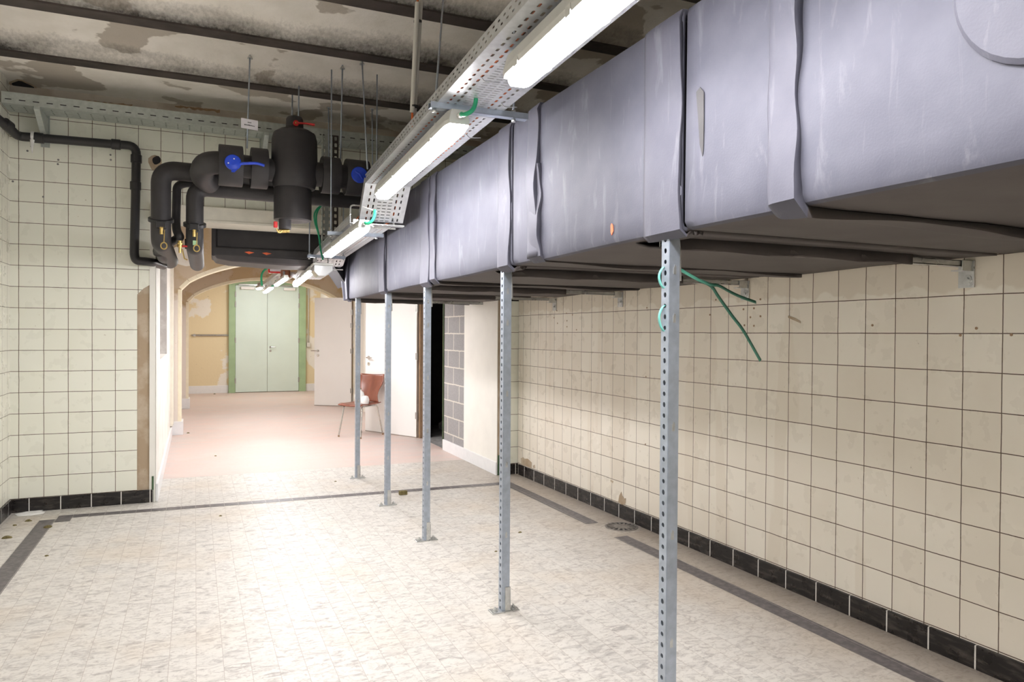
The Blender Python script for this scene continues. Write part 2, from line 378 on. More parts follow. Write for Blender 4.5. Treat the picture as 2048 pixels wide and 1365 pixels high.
# back wall with its wide opening
OL, OR_, OZ = -.345, 2.772, 2.35
b = MB()
zt = 3.245
b.quad((LX, BY, 0), (-.436, BY, 0), (-.436, BY, 1.72), (-.39, BY, 1.77), (OL, BY, 1.80), (OL, BY, zt), (LX, BY, zt))
b.quad((OL, BY, 2.47), (3.06, BY, 2.47), (3.06, BY, zt), (OL, BY, zt))
b.quad((OR_+.012, 6.664, 0), (3.06, 6.664, 0), (3.06, 6.664, 1.745), (OR_+.012, 6.664, 1.745))
b.quad((LX, BY, zt), (3.06, BY, zt), (3.06, BY, 3.6), (LX, BY, 3.6), mi=1)
b.quad((-.437, BY+.012, 0), (OL, BY+.012, 0), (OL, BY+.012, 1.82), (-.437, BY+.012, 1.82), mi=2)
b.quad((-.436, BY, 0), (-.436, BY+.012, 0), (-.436, BY+.012, 1.72), (-.436, BY, 1.72), mi=2)
b.box((OL, BY-.004, 0), (-.30, BY+.05, 2.35), mi=3)
for x, y in ((343/5.46, 293), (300/5.46, 302), (637/5.46, 320), (632/5.46, 328.5), (1207/5.46, 310), (1210/5.46, 320), (472/5.46, 394), (140/5.46, 363)):
    p = AY(x, y, BY); b.tube([p, p+V((0, -.002, 0))], .008, 8, 4)
# broken hole beside the pipes and old fixing scars
p = AY(310, 326, BY); b.prism([(p.x+math.cos(a)*.05*(1+.15*math.sin(3*a)), BY-.001, p.z+math.sin(a)*.065) for a in [i*.5236 for i in range(12)]], (0, -.002, 0), 2)
b.prism([(p.x+.012+math.cos(a)*.032, BY-.004, p.z+.022+math.sin(a)*.035*(1+.2*math.sin(2*a))) for a in [i*.5236 for i in range(12)]], (0, -.002, 0), 5)
p = AZ(46, 169, 3.322)
def vz(y): t = (y-5.97)/1.01; return 3.312-.032*t+.03*(1-(2*t-1)**2)
for f, mi_ in ((1.25, 2), (1., 5)):
    hp = [(p.x+math.cos(a)*.062*f*(1+.2*math.sin(2*a+1)), p.y+math.sin(a)*.085*f*(1+.2*math.sin(3*a))) for a in [i*.449 for i in range(14)]]
    b.prism([(x, y, vz(y)-(.004 if mi_ == 2 else .006)) for x, y in hp], (0, 0, .003), mi_)
p = AY(222, 176, BY); b.prism([(p.x+math.cos(a)*.022, BY-.001, p.z+math.sin(a)*.014*(1+.4*math.sin(3*a))) for a in [i*.628 for i in range(10)]], (0, -.002, 0), 6)
for x0, x1, y in ((165, 265, 201), (350, 440, 212), (560, 640, 250)):
    q0, q1 = AY(x0, y, BY), AY(x1, y+10, BY); n = 16
    top = [(q0.x+(q1.x-q0.x)*i/n, BY-.001, q0.z+(q1.z-q0.z)*i/n+.012*random.random()) for i in range(n+1)]; bot = [(x, y_, z-.006-.022*random.random()) for x, y_, z in top]
    for i in range(n): b.quad(top[i], top[i+1], bot[i+1], bot[i], mi=6)
for x, y in ((350, 194), (490, 213)):
    q = AY(x, y, BY); b.box((q.x-.012, BY-.003, q.z-.05), (q.x+.012, BY, q.z+.04), 6)
struct(b.build('wall_back', ['tile_back', 'band', 'exposed', 'whitewall', 'rubble', 'core', 'wood']))
# lintel casing over the opening
b = MB(); b.box((-.34, BY-.05, OZ), (1.395, BY+.30, 2.475)); b.box((-.34, BY-.058, OZ-.012), (1.395, BY+.30, OZ+.012)); b.box((1.395, BY-.02, 2.462), (3.05, BY+.30, 2.475)); b.box((-.34, BY+.02, 2.475), (3.05, BY+.30, 3.3))
struct(b.build('wall_lintel', 'cream', bevel=.004))
# right wall
b = MB(); b.quad(RW(-.04, 0), RW(RWL, 0), RW(RWL, 3.6), RW(-.04, 3.6))
def rwp(x, y, off=.0015): q = _ray(x, y); k = (RW0-CAM).dot(RWN)/q.dot(RWN); return CAM+q*k+RWN*off
def rwblob(pts, mi): P = [rwp(*p) for p in pts]; b.prism(P, RWN*.0012, mi)
rwblob([(1042, 917), (1047, 915), (1049, 918), (1056, 918), (1064, 926), (1063, 937), (1053, 933), (1043, 930)], 1)
rwblob([(1066, 932), (1070, 930), (1071, 937), (1067, 937)], 1)
rwblob([(1243, 984), (1245, 992), (1249, 998), (1252, 997), (1251, 1008), (1245, 1011), (1237, 1004), (1239, 992)], 1)
rwblob([(1221, 960), (1227, 963), (1226, 967), (1222, 964)], 1)
for x, y in ((1432, 600), (1521, 599), (1487, 619), (1508, 617), (1501, 635), (1521, 633), (1489, 651), (1508, 652), (1420, 630), (1134, 642), (1114, 622), (1134, 654), (1108, 636), (1133, 627), (1115, 647), (1294, 616), (1292, 754), (1291, 889), (1745, 651), (1921, 671), (1953, 657), (2023, 670), (1145, 630), (1153, 660)):
    q = rwp(x, y, 0); b.tube([q, q+RWN*.0022], .0062, 8, 2)
rwblob([(1577, 632), (1590, 636), (1602, 643), (1602, 647), (1588, 641), (1577, 636)], 1)
struct(b.build('wall_right', ['tile_right', 'exposed', 'wood']))
b = MB(); b.quad((LX, NY, 0), (LX, BY, 0), (LX, BY, 3.6), (LX, NY, 3.6)); struct(b.build('wall_left', 'tile_left'))
b = MB(); b.quad((LX-.1, NY, 0), (3.3, NY, 0), (3.3, NY, 3.7), (LX-.1, NY, 3.7)); struct(b.build('wall_near', 'tile_back'))
# black skirting tiles
def skirting(name, o, d, n, L, first, pitch, h=.105):
    bm = MB(); o, d, n = V(o), V(d), V(n); t = 0; nx = first
    bm.obox(o, d*L, n*.0138, V((0, 0, h-.0015)), 1)
    while t < L-1e-4:
        e = min(nx, L); bm.obox(o+d*(t+.0026), d*max(.004, e-t-.0052), n*.0145, V((0, 0, h)), 0); t = e; nx = e+pitch
    return struct(bm.build(name, ['black_tile', 'grout'], bevel=.0025))
skirting('baseboard_back', (LX, BY, 0), (1, 0, 0), (0, -1, 0), -.315-LX, .1275, .2115)
skirting('baseboard_left', (LX, BY, 0), (0, -1, 0), (1, 0, 0), BY-NY, .12, .2155)
skirting('baseboard_right', RW0, RWD, RWN, RWL, .144, .2126)
skirting('baseboard_stub', (2.80, 6.664, 0), (1, 0, 0), (0, -1, 0), .2, .165, .3)
b = MB(); b.box((-.326, BY-.012, 0), (-.312, BY-.002, .215)); struct(b.build('trim_1', 'greenedge'))
b = MB(); b.box((2.772, 6.655, 0), (2.79, 6.664, .20)); struct(b.build('trim_2', 'greenedge'))
# ---- corridor
CZ = 2.95
b = MB(); n0, n1, nz = 7.5, 9.3, 1.155
X = -.30
b.quad((X, BY, 0), (X, 10.9, 0), (X, 10.9, nz), (X, BY, nz)); b.quad((X, BY, nz), (X, n0, nz), (X, n0, CZ), (X, BY, CZ)); b.quad((X, n1, nz), (X, 10.9, nz), (X, 10.9, CZ), (X, n1, CZ))
b.quad((X, n0, 2.6), (X, n1, 2.6), (X, n1, CZ), (X, n0, CZ))
b.quad((X, n0, nz), (X, n1, nz), (X-.25, n1, nz), (X-.25, n0, nz), mi=0); b.quad((X, n1, nz), (X, n1, 2.6), (X-.25, n1, 2.6), (X-.25, n1, nz), mi=1)
b.quad((X-.25, n0, nz), (X-.25, n1, nz), (X-.25, n1, 2.6), (X-.25, n0, 2.6), mi=1); b.quad((X, n0, nz), (X, n0, 2.6), (X-.25, n0, 2.6), (X-.25, n0, nz), mi=1); b.quad((X, n0, 2.6), (X, n1, 2.6), (X-.25, n1, 2.6), (X-.25, n0, 2.6), mi=1)
b.quad((X, 10.9, 0), (X, 18, 0), (X, 18, CZ), (X, 10.9, CZ), mi=2)
b.box((X, 10.55, .16), (X+.035, 10.86, CZ), 3)
struct(b.build('wall_corridor_left', ['plaster', 'niche', 'archwall', 'cream']))
CX_ = 2.772
b = MB(); DH = 2.10
b.quad((CX_, 6.655, 0), (CX_, 7.64, 0), (CX_, 7.64, CZ), (CX_, 6.655, CZ), mi=0)
b.quad((CX_, 7.64, 0), (CX_, 8.37, 0), (CX_, 8.37, CZ), (CX_, 7.64, CZ), mi=1)
b.quad((CX_, 8.37, DH), (CX_, 9.43, DH), (CX_, 9.43, CZ), (CX_, 8.37, CZ), mi=0)
b.quad((CX_, 9.43, 0), (CX_, 12.9, 0), (CX_, 12.9, CZ), (CX_, 9.43, CZ), mi=0)
b.quad((CX_, 12.9, DH), (CX_, 13.85, DH), (CX_, 13.85, CZ), (CX_, 12.9, CZ), mi=0)
b.quad((CX_, 13.85, 0), (CX_, 18, 0), (CX_, 18, CZ), (CX_, 13.85, CZ), mi=2)
b.box((CX_-.010, 6.658, .11), (CX_-.001, 7.63, CZ-.02), 0)
b.quad((CX_-.004, 6.656, .2), (CX_+.016, 6.656, .2), (CX_+.022, 6.656, 1.75), (CX_-.004, 6.656, 2.2), mi=3)
struct(b.build('wall_corridor_right', ['whitewall', 'blocks', 'farwall', 'exposed']))
def arch_pts(c, half, z0, rise, n=28):
    P = []
    for i in range(n+1):
        x = -1+2*i/n; e = math.sqrt(max(0, 1-x*x)); q = 1-x*x
        P.append((c+x*half, z0+rise*(.45*e+.55*q)))
    return P
def arch_wall(name, y, th, xl, xr, c, half, z0, rise, mat):
    A = arch_pts(c, half, z0, rise); bm = MB()
    for yy in (y, y+th):
        bm.quad((xl, yy, 0), (c-half, yy, 0), (c-half, yy, z0), (xl, yy, z0)); bm.quad((c+half, yy, 0), (xr, yy, 0), (xr, yy, z0), (c+half, yy, z0))
        bm.quad((xl, yy, z0), (c-half, yy, z0), (c-half, yy, CZ), (xl, yy, CZ)); bm.quad((c+half, yy, z0), (xr, yy, z0), (xr, yy, CZ), (c+half, yy, CZ))
        for (x0, q0), (x1, q1) in zip(A, A[1:]): bm.quad((x0, yy, q0), (x1, yy, q1), (x1, yy, CZ), (x0, yy, CZ))
    ring = [(c-half, 0)]+A+[(c+half, 0)]
    for (x0, q0), (x1, q1) in zip(ring, ring[1:]): bm.quad((x0, y, q0), (x1, y, q1), (x1, y+th, q1), (x0, y+th, q0), mi=1)
    if name == 'wall_arch_near':
        bm.prism([AY(px_, py_, y-.002) for px_, py_ in ((343, 499), (352, 494), (378, 496), (389, 506), (390, 531), (372, 533), (343, 525))], (0, .001, 0), 2)
    # cream corner bead along the edge
    for (x0, q0), (x1, q1) in zip(ring, ring[1:]):
        d = V((x1-x0, 0, q1-q0)).normalized(); nn = V((-d.z, 0, d.x))*.045
        a0, a1 = V((x0, y-.004, q0)), V((x1, y-.004, q1)); bm.quad(a0, a1, a1+nn, a0+nn, mi=1)
    return struct(bm.build(name, [mat, 'archedge', 'plaster']))
arch_wall('wall_arch_near', 10.87, .30, -.32, 2.80, 1.25, 1.42, 1.99, .44, 'archwall')
arch_wall('wall_arch_far', 14.52, .30, -.32, 2.80, 1.276, 1.384, 1.955, .455, 'archwall')
b = MB(); b.quad((-.5, 17.95, 0), (4.6, 17.95, 0), (4.6, 17.95, CZ), (-.5, 17.95, CZ)); struct(b.build('wall_corridor_end', 'farwall'))
b = MB(); b.quad((-.6, BY+.25, CZ), (4.6, BY+.25, CZ), (4.6, 18.1, CZ), (-.6, 18.1, CZ)); struct(b.build('ceiling_corridor', 'corrceil'))
# white skirting boards of the corridor
def board(name, p, q, n, h, t=.02): p, q, n = V(p), V(q), V(n); return struct(MB().obox(p, q-p, n*t, (0, 0, h)).build(name, 'skirt', bevel=.003))
board('baseboard_corridor_left', (-.30, BY+.005, 0), (-.30, 10.87, 0), (1, 0, 0), .145)
board('baseboard_corridor_right', (CX_, 6.66, 0), (CX_, 8.36, 0), (-1, 0, 0), .13)
board('baseboard_corridor_end', (-.3, 17.95, 0), (.705, 17.95, 0), (0, -1, 0), .175)
board('baseboard_corridor_end', (2.44, 17.95, 0), (2.77, 17.95, 0), (0, -1, 0), .175)
for y, x in ((10.87, -.17), (14.52, -.108)):
    struct(MB().box((-.30, y-.022, 0), (x+.022, y+.32, .185)).build('baseboard_pier', 'skirt', bevel=.003))
# dark store behind the open doorway and recess behind the far door
b = MB()
b.quad((2.79, 8.0, 0.001), (4.4, 8.0, .001), (4.4, 10.6, .001), (2.79, 10.6, .001)); struct(b.build('floor_store', 'rubble'))
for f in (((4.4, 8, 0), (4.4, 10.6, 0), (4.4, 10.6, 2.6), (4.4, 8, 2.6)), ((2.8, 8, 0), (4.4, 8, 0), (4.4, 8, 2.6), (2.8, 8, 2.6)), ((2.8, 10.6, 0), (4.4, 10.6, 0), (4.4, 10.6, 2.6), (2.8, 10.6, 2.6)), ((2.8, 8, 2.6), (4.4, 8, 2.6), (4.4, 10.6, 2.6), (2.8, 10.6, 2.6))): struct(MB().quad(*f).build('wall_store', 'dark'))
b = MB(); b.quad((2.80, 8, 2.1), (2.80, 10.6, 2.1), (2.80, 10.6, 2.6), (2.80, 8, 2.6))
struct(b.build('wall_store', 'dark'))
b = MB(); b.box((2.84, 12.85, 0), (2.9, 13.9, 2.15)); struct(b.build('wall_recess', 'whitewall'))
# ------------------------------------------------------------------ doors
def handle(bm, p, n, d):      # lever handle with rose and lock plate; n = out of the leaf, d = lever direction
    p, n, d = V(p), V(n), V(d)
    bm.tube([p, p+n*.008], .026, 14); bm.tube(bend([p, p+n*.055, p+n*.055+d*.12], .015, 4), .009, 8)
    q = p-V((0, 0, .09)); bm.tube([q, q+n*.008], .026, 14); bm.tube([q+n*.008, q+n*.014], .008, 8)
YD = 17.95
b = MB(); fr = MB()
g0, g1, g2, g3, gz = .712, .852, 2.275, 2.435, 2.50
fr.box((g0, YD-.09, 0), (g1, YD, gz)); fr.box((g2, YD-.09, 0), (g3, YD, gz)); fr.box((g0, YD-.09, gz), (g3, YD, gz+.14))
D1 = struct(fr.build('door_1', 'frame_green', bevel=.004))
gm = 1.556
def part(bm, name, mat, par, **k): o = bm.build(name, mat, **k); o.parent = par; return o
lf = part(MB().box((g1+.004, YD-.075, .012), (gm-.003, YD-.03, gz-.004)), 'door_leaf', 'door_green', D1, bevel=.003)
rf = part(MB().box((gm+.003, YD-.075, .012), (g2-.004, YD-.03, gz-.004)), 'door_leaf', 'door_green', D1, bevel=.003)
hb = MB(); handle(hb, (gm+.07, YD-.075, 1.06), (0, -1, 0), (1, 0, 0)); part(hb, 'door_handle', 'hinge', rf)
for x in (g1, g2):
    for z in (.28, 1.22, 2.05, 2.28): part(MB().box((x-.014, YD-.10, z-.06), (x+.014, YD-.07, z+.06)), 'hinge', 'hinge', D1, bevel=.004)
for x, w in ((1.12, .30), (2.05, .26)):
    cl = part(MB().box((x-w/2, YD-.14, gz-.10), (x+w/2, YD-.078, gz-.035)), 'door_closer', 'white', D1, bevel=.006)
    part(MB().box((x-w/2-.05, YD-.13, gz-.005), (x+w/2+.08, YD-.09, gz+.02)), 'closer_arm', 'hinge', cl)
def open_door(name, hinge, free, h, hz, lever, hinges, z0=.012, frame_x=None):
    a, f = V(hinge), V(free); d = (f-a).normalized(); n = V((-d.y, d.x, 0)); n = -n if n.dot(CAM-a) < 0 else n   # n: side seen from the room
    L = (f-a).length; bm = MB(); bm.obox(a+V((0, 0, z0))-n*.04, d*L, n*.04, (0, 0, h)); root = struct(bm.build(name, 'door_white', bevel=.002))
    e = MB(); e.obox(a+V((0, 0, z0-.004))-n*.043-d*.012, d*.011, n*.046, (0, 0, h+.004)); part(e, 'edge_strip', 'greyframe', root)
    e = MB(); e.obox(a+V((0, 0, z0-.009))-n*.04, d*L, n*.041, (0, 0, .008)); part(e, 'drop_seal', 'greyframe', root)
    hb = MB(); p = a+d*(L-.075)+V((0, 0, hz)); handle(hb, p, n, d*lever); part(hb, 'door_handle', 'chrome', root)
    for z in hinges:
        e = MB(); e.tube([a-d*.016+n*.004+V((0, 0, z-.055)), a-d*.016+n*.004+V((0, 0, z+.055))], .011, 10); e.obox(a-d*.03+V((0, 0, z-.045))-n*.02, d*.05, n*.023, (0, 0, .09)); part(e, 'hinge', 'hinge', root)
    return root
open_door('door_2', (2.735, 9.435, 0), (2.245, 10.36, 0), 2.07, 1.06, -1, (.30, 1.10, 1.75))
open_door('door_3', (2.735, 13.88, 0), (2.11, 14.30, 0), 2.07, 1.06, 1, (.30, 1.06, 1.55, 1.80))
for name, y0, y1 in (('trim_3', 8.37, 9.43), ('trim_4', 12.9, 13.85)):
    fr = MB(); fr.box((CX_-.005, y0, 0), (2.90, y0+.045, DH)); fr.box((CX_-.005, y1-.045, 0), (2.90, y1, DH)); fr.box((CX_-.005, y0, DH-.04), (2.90, y1, DH))
    struct(fr.build(name, 'wood' if y0 < 9 else 'cream', bevel=.003))
struct(MB().box((CX_-.016, 8.362, 0), (CX_-.006, 8.376, 2.1)).build('trim_5', 'greenedge'))
# ------------------------------------------------------------------ insulated duct along the right
DX, DZ0, DZ1, DR = 1.42, 1.757, 2.445, 3.0
duct = thing('insulated_duct', (2.2, 3.4, DZ0), 'long grey foam-wrapped rectangular air duct running beside the right wall on steel posts', 'air duct')
MB().box((DX+.022, -1.2, DZ0+.022), (DR-.03, 6.4, DZ1-.022)).box((DX+.03, 6.3, DZ0+.03), (2.75, 7.44, DZ1-.03)).build('duct_core', 'core', duct)
def hash1(*a): return random.Random(hash(tuple(round(q, 3) for q in a))).random()
def panel(y0, y1, seed, DR=3.0):
    """one foam sheet folded over the top, front and underside of the duct, slightly uneven"""
    r = random.Random(seed); ph = [r.uniform(0, 6.28) for _ in range(4)]
    prof = [(DR-.03, DZ1, 0)]
    for i in range(1, 7): prof.append((DR-.03+(DX+.02-DR+.03)*i/6, DZ1, 0))
    prof += [(DX+.004, DZ1-.004, .3), (DX, DZ1-.02, .5)]+[(DX, DZ1-.02-(DZ1-DZ0-.04)*i/10, 1) for i in range(1, 11)]+[(DX+.005, DZ0+.004, .4), (DX+.02, DZ0, .3)]
    prof += [(DX+.02+(DR-.05-DX)*i/8, DZ0, 0) for i in range(1, 9)]
    ny = max(2, int((y1-y0)/.06))
    def fn(u, v):
        i = min(int(round(u*(len(prof)-1))), len(prof)-1); x, z, w = prof[i]; y = y0+(y1-y0)*v
        bump = .0022*math.sin(3.1*y+ph[0])*math.sin(4*z+ph[1])+.0010*math.sin(9*y+ph[2]+2*z)
        edge = .002*(1-min(1, min(v, 1-v)*(y1-y0)/.07))
        return (x-(bump+edge)*w, y, z-(.004*math.sin(5*y+ph[3])+edge*.6)*(1-w if i > 12 else 0))
    m = MB(); m.grid(fn, len(prof)-1, ny, 0)
    for k, f in enumerate(m.f):
        if sum(m.v[i].z for i in f)/4 < DZ0+.006 and sum(m.v[i].x for i in f)/4 > DX+.015: m.mi[k] = 1
    return m.build('jacket_panel', ['foam', 'foam_under'], duct, solid=.014)
seams = [(-1.2, 1.43), (1.436, 1.868), (1.893, 2.935), (2.94, 3.212), (3.24, 4.435), (4.455, 5.735), (5.80, 7.45)]
for i, (a, c) in enumerate(seams): panel(a, c, i+3, 2.79 if a > 5.7 else 3.0)
def strip(y0, y1, th, zlow=0., zt=DZ1, xr=2.95, wav=.006, seed=0, name='joint_strip', bottom=True):
    """foam cover strip lapped over a joint: front face and underside, with a wavy edge"""
    r = random.Random(seed); p1, p2, p3 = (r.uniform(0, 6.28) for _ in range(3)); n = 22
    prof = [(DX+.16, DZ1+.004), (DX+.05, DZ1+.004), (DX-.004, DZ1+.002)] if zt >= DZ1 else []
    prof += [(DX-.006, (zt-.02)-(zt-.02-DZ0-.01+zlow)*i/n) for i in range(n+1)]
    if bottom: prof += [(DX+.012, DZ0-.006-zlow)]+[(DX+.03+(xr-DX-.03)*i/26, DZ0-.006) for i in range(27)]
    def fn(u, v):
        i = min(int(round(u*(len(prof)-1))), len(prof)-1); x, z = prof[i]; s = i*.33
        e = wav*(math.sin(s*1.3+p1)+.6*math.sin(s*2.9+p2))
        y = y0+e*.5+(y1-y0)*max(0, (v-.08)/.92)+(e*(1-v)); arch = 0 if v < .03 else th*(1-max(0, 2*v-1)**4)*(1-.25*v)*(.75+.35*math.sin(s*1.1+p3+v))
        front = x < DX+.005 and z < DZ1
        return (x-arch if front else x, y, z if front else (z+arch*.5 if z > DZ1 else z-arch))
    m = MB(); m.grid(fn, len(prof)-1, 13, 0)
    for k, f in enumerate(m.f):
        if sum(m.v[i].x for i in f)/4 > DX+.02 and sum(m.v[i].z for i in f)/4 < DZ0+.02: m.mi[k] = 1
    o = m.build(name, ['foam_strip', 'foam_under'], duct, solid=.006); return o
strip(1.40, 1.51, .026, 0, seed=1, wav=.0045)
strip(1.893, 2.10, .010, .012, seed=2, wav=.002, xr=1.50)
strip(2.905, 3.03, .020, 0, seed=3, wav=.005, zt=2.20)
strip(2.925, 3.05, .026, 0, seed=4, wav=.004, bottom=False)
strip(3.245, 3.41, .014, .012, seed=5, wav=.002, xr=1.5)
strip(4.44, 4.57, .018, 0, seed=6, wav=.006)
strip(4.585, 4.80, .012, .012, seed=7, wav=.003, xr=1.5)
strip(5.80, 6.01, .012, .008, seed=8, wav=.003, xr=2.72)
strip(7.30, 7.46, .026, .01, seed=9, wav=.004, xr=2.70)
# loose flap at the far end, round lapped patch at the near end, bare streak
m = MB(); m.prism([(1.445, 7.47, 2.43), (1.335, 7.49, 2.26), (1.395, 7.49, 1.745), (1.445, 7.47, 1.745)], (0, .02, 0)); m.build('end_flap', 'foam_strip', duct, bevel=.006)
m = MB(); m.lathe([(.186, 0), (.190, .010), (.188, .022), (.178, .030)], (DX+.004, .80, 2.105), (-1, 0, 0), 40); m.build('round_patch', 'foam_strip', duct, smooth=False)
q = [AX(x, y, DX-.012) for x, y in ((1392, 184), (1400, 174), (1407, 184), (1407, 250), (1406, 300), (1404, 313), (1399, 290), (1396, 240))]
MB().prism([p+V((.0015, 0, 0)) for p in q], (-.001, 0, 0)).build('bare_streak', 'pipe', duct)
q = [AX(x, y, DX-.010) for x, y in ((1222, 451), (1224, 447), (1226, 451), (1227, 462), (1224, 471), (1222, 465))]
MB().prism(q, (-.002, 0, 0)).build('orange_mark', 'orangetag', duct)
# duct branch crossing behind the lintel
br = thing('duct_branch', (.6, 7.3, 2.1), 'black foam-wrapped box duct hanging under the beige lintel casing', 'air duct')
def P72(x, y, Y=7.06): return AY(x, y, Y)
fz = [P72(427, 440), P72(650, 462), P72(640, 508), P72(428, 500)]
m = MB(); m.box((.155, 7.06, 2.165), (1.25, 8.2, 2.62)); m.build('branch_body', 'pipe', br, bevel=.03)
m = MB(); m.box((.145, 7.04, 2.105), (1.19, 7.55, 2.185)); m.build('seam_collar', 'pipe', br, bevel=.012)
m = MB(); m.prism([(.15, 7.035, 2.118), (1.2, 7.035, 2.10), (1.1, 7.10, 2.05), (.8, 7.12, 2.045), (.3, 7.10, 2.062), (.18, 7.08, 2.08)], (0, .5, 0)); m.build('sagging_underside', 'pipe', br, bevel=.01)
m = MB(); m.box((.135, 7.035, 2.10), (.17, 7.09, 2.60)); m.build('edge_roll', 'pipe', br, bevel=.012)
for x, y in ((498, 506), (533, 508)):
    q = AY(x, y, 7.03); MB().prism([(q.x-.04, 7.03, q.z+.006), (q.x, 7.03, q.z+.012), (q.x+.045, 7.03, q.z+.004), (q.x, 7.03, q.z-.012)], (0, -.004, 0)).build('orange_tag', 'orangetag', br)
m = MB(); m.prism([(1.19, 7.1, 2.60), (1.42, 7.46, 2.44), (1.42, 7.46, 1.90), (1.19, 7.1, 2.12)], (.02, .6, 0)); m.build('branch_elbow', 'core', br)
# ------------------------------------------------------------------ support posts
SW = .041
def make_post(first=True):
    t = thing('support_post', (1.43, 0, 0), 'x', 'post', 'galvanised posts under the duct')
    H = DZ0-.004; m = MB(); p = .0365; n = int(H/p); x0 = 1.43
    z = 0
    for k in range(n):
        m.quad((x0, 0, k*p), (x0, .011, k*p), (x0, .011, (k+1)*p), (x0, 0, (k+1)*p)); m.quad((x0, .030, k*p), (x0, SW, k*p), (x0, SW, (k+1)*p), (x0, .030, (k+1)*p))
        m.perf((x0, .011, k*p), (0, .019, 0), (0, 0, p), (.40, .21 if k % 2 else .25), rnd=True)
    m.quad((x0, 0, n*p), (x0, SW, n*p), (x0, SW, H), (x0, 0, H))
    for y in (0, SW): m.quad((x0, y, 0), (x0+SW, y, 0), (x0+SW, y, H), (x0, y, H))
    for y, e in ((0, .011), (SW, SW-.011)): m.quad((x0+SW, y, 0), (x0+SW, e, 0), (x0+SW, e, H), (x0+SW, y, H))
    for zc in (.38, .74, 1.10, 1.46, 1.62):
        for dx, hh in ((.016, .022), (.020, .030), (.024, .026)): m.box((x0+dx, -.0019, zc), (x0+dx+.0016, -.0013, zc+hh), 1)
    m.build('upright', ['galv', 'zinc'], t, solid=.0025)
    m = MB(); m.box((x0-.055, -.012, 0), (x0+SW+.055, .053, .007)); bp = m.build('base_plate', 'zinc', t, bevel=.002)
    for x in (x0-.03, x0+SW+.03):
        m = MB(); m.cyl((x, .02, .007), (x, .02, .010), .016, 16); m.cyl((x, .02, .010), (x, .02, .020), .009, 6); m.cyl((x, .02, .02), (x, .02, .027), .005, 8); m.sub('bolt', 'zinc', bp, t)
    m = MB(); m.box((x0+.016, -.0065, .007), (x0+SW+.004, -.0025, .128)); m.box((x0+SW+.001, -.0065, .007), (x0+SW+.005, .035, .115)); m.build('foot_bracket', 'zinc', t, bevel=.001)
    m = MB(); m.prism([(x0+SW+.003, .004, H-.002), (x0+SW+.003, .004, H-.155), (x0+SW+.012, .004, H-.155), (x0+SW+.008, .004, H-.05)], (0, .034, 0)); m.build('head_clip', 'zinc', t, bevel=.001)
    return t
PY_ = [1.975, 3.367, 4.73, 5.82, 7.02]
PL = ['galvanised steel post nearest the camera, tied with green straps', 'galvanised steel post with a bolted foot, in front of the white plastered wall',
      'galvanised steel post in front of the dark open doorway', 'galvanised steel post just right of the brown chair, in front of the open white door', 'galvanised steel post overlapping the brown chair seat, farthest from the camera']
post = make_post()
for i, y in enumerate(PY_):
    p = post if i == 0 else copy_tree(post); p.location = (1.43 if i else 1.43, y, 0); p['label'] = PL[i]
# cross channels from post to wall, wrapped in foam
WL = ['steel cross channel behind the strapped post, its foam sleeve ending short of the wall', 'steel cross channel whose wall bracket shows above the loose strap ends', 'foam-wrapped cross channel reaching the tiled wall above the floor drain',
      'foam-wrapped cross channel nearest the tiled wall corner', 'foam-wrapped cross channel at the far end of the duct']
for i, y in enumerate(PY_):
    yc = y+.10 if i == 0 else y+.06
    wx = (RW0+RWD*((RW0.y-yc)/-RWD.y)).x if yc < 6.6 else CX_
    xe = wx-.002; t = thing('cross_channel', (2.2, yc, DZ0), WL[i], 'channel', 'cross channels under the duct')
    z1 = DZ0-.012
    m = MB(); m.box((1.475, yc-.02, z1-.026), (xe-.006, yc+.02, z1-.023)); m.box((1.475, yc-.02, z1-.026), (xe-.006, yc-.017, z1)); m.box((1.475, yc+.017, z1-.026), (xe-.006, yc+.02, z1)); m.box((1.475, yc-.02, z1-.003), (xe-.006, yc+.02, z1)); m.build('channel', 'zinc', t)
    if yc < 6.6:
        m = MB(); m.box((xe-.006, yc-.035, z1-.115), (xe, yc+.035, z1)); m.box((xe-.07, yc-.028, z1-.045), (xe-.004, yc-.024, z1)); m.box((xe-.07, yc-.024, z1-.045), (xe-.03, yc+.024, z1-.041)); wb = m.build('wall_bracket', 'zinc', t, bevel=.001)
        m = MB(); q = V((xe-.006, yc-.005, z1-.08)); m.tube([q, q-V((.003, 0, 0))], .021, 18); m.tube([q-V((.003, 0, 0)), q-V((.010, 0, 0))], .010, 6); m.sub('bolt', 'zinc', wb, t)
    x1 = [2.66, 2.55, 2.52, 2.40, 2.2][i]; rr = random.Random(i)
    path = []; rad = []
    n = 30
    def fw(u, v, i=i, yc=yc, x1=x1, z1=z1):
        x = 1.47+(x1-1.47)*u; w = .19+.012*math.sin(9*x+i)+.006*math.sin(23*x+2*i); w *= 1-.35*max(0, (u-.93)/.07)
        vv = max(0, (v-.08)/.92); y = yc-.045+vv*w+.007*math.sin(5*x+i)+.004*math.sin(13*x); dz = 0 if v < .03 else .047*(1-vv)**.55+.003*math.sin(14*x+3*v+i)*(1-vv)+.006*math.exp(-((vv-.55)/.1)**2)*math.sin(6*x+i); z = DZ0+.002-max(.0, dz)
        return (x, y, z)
    m = MB(); m.grid(fw, n, 26); m.build('foam_sleeve', 'foam_under', t, solid=.007)
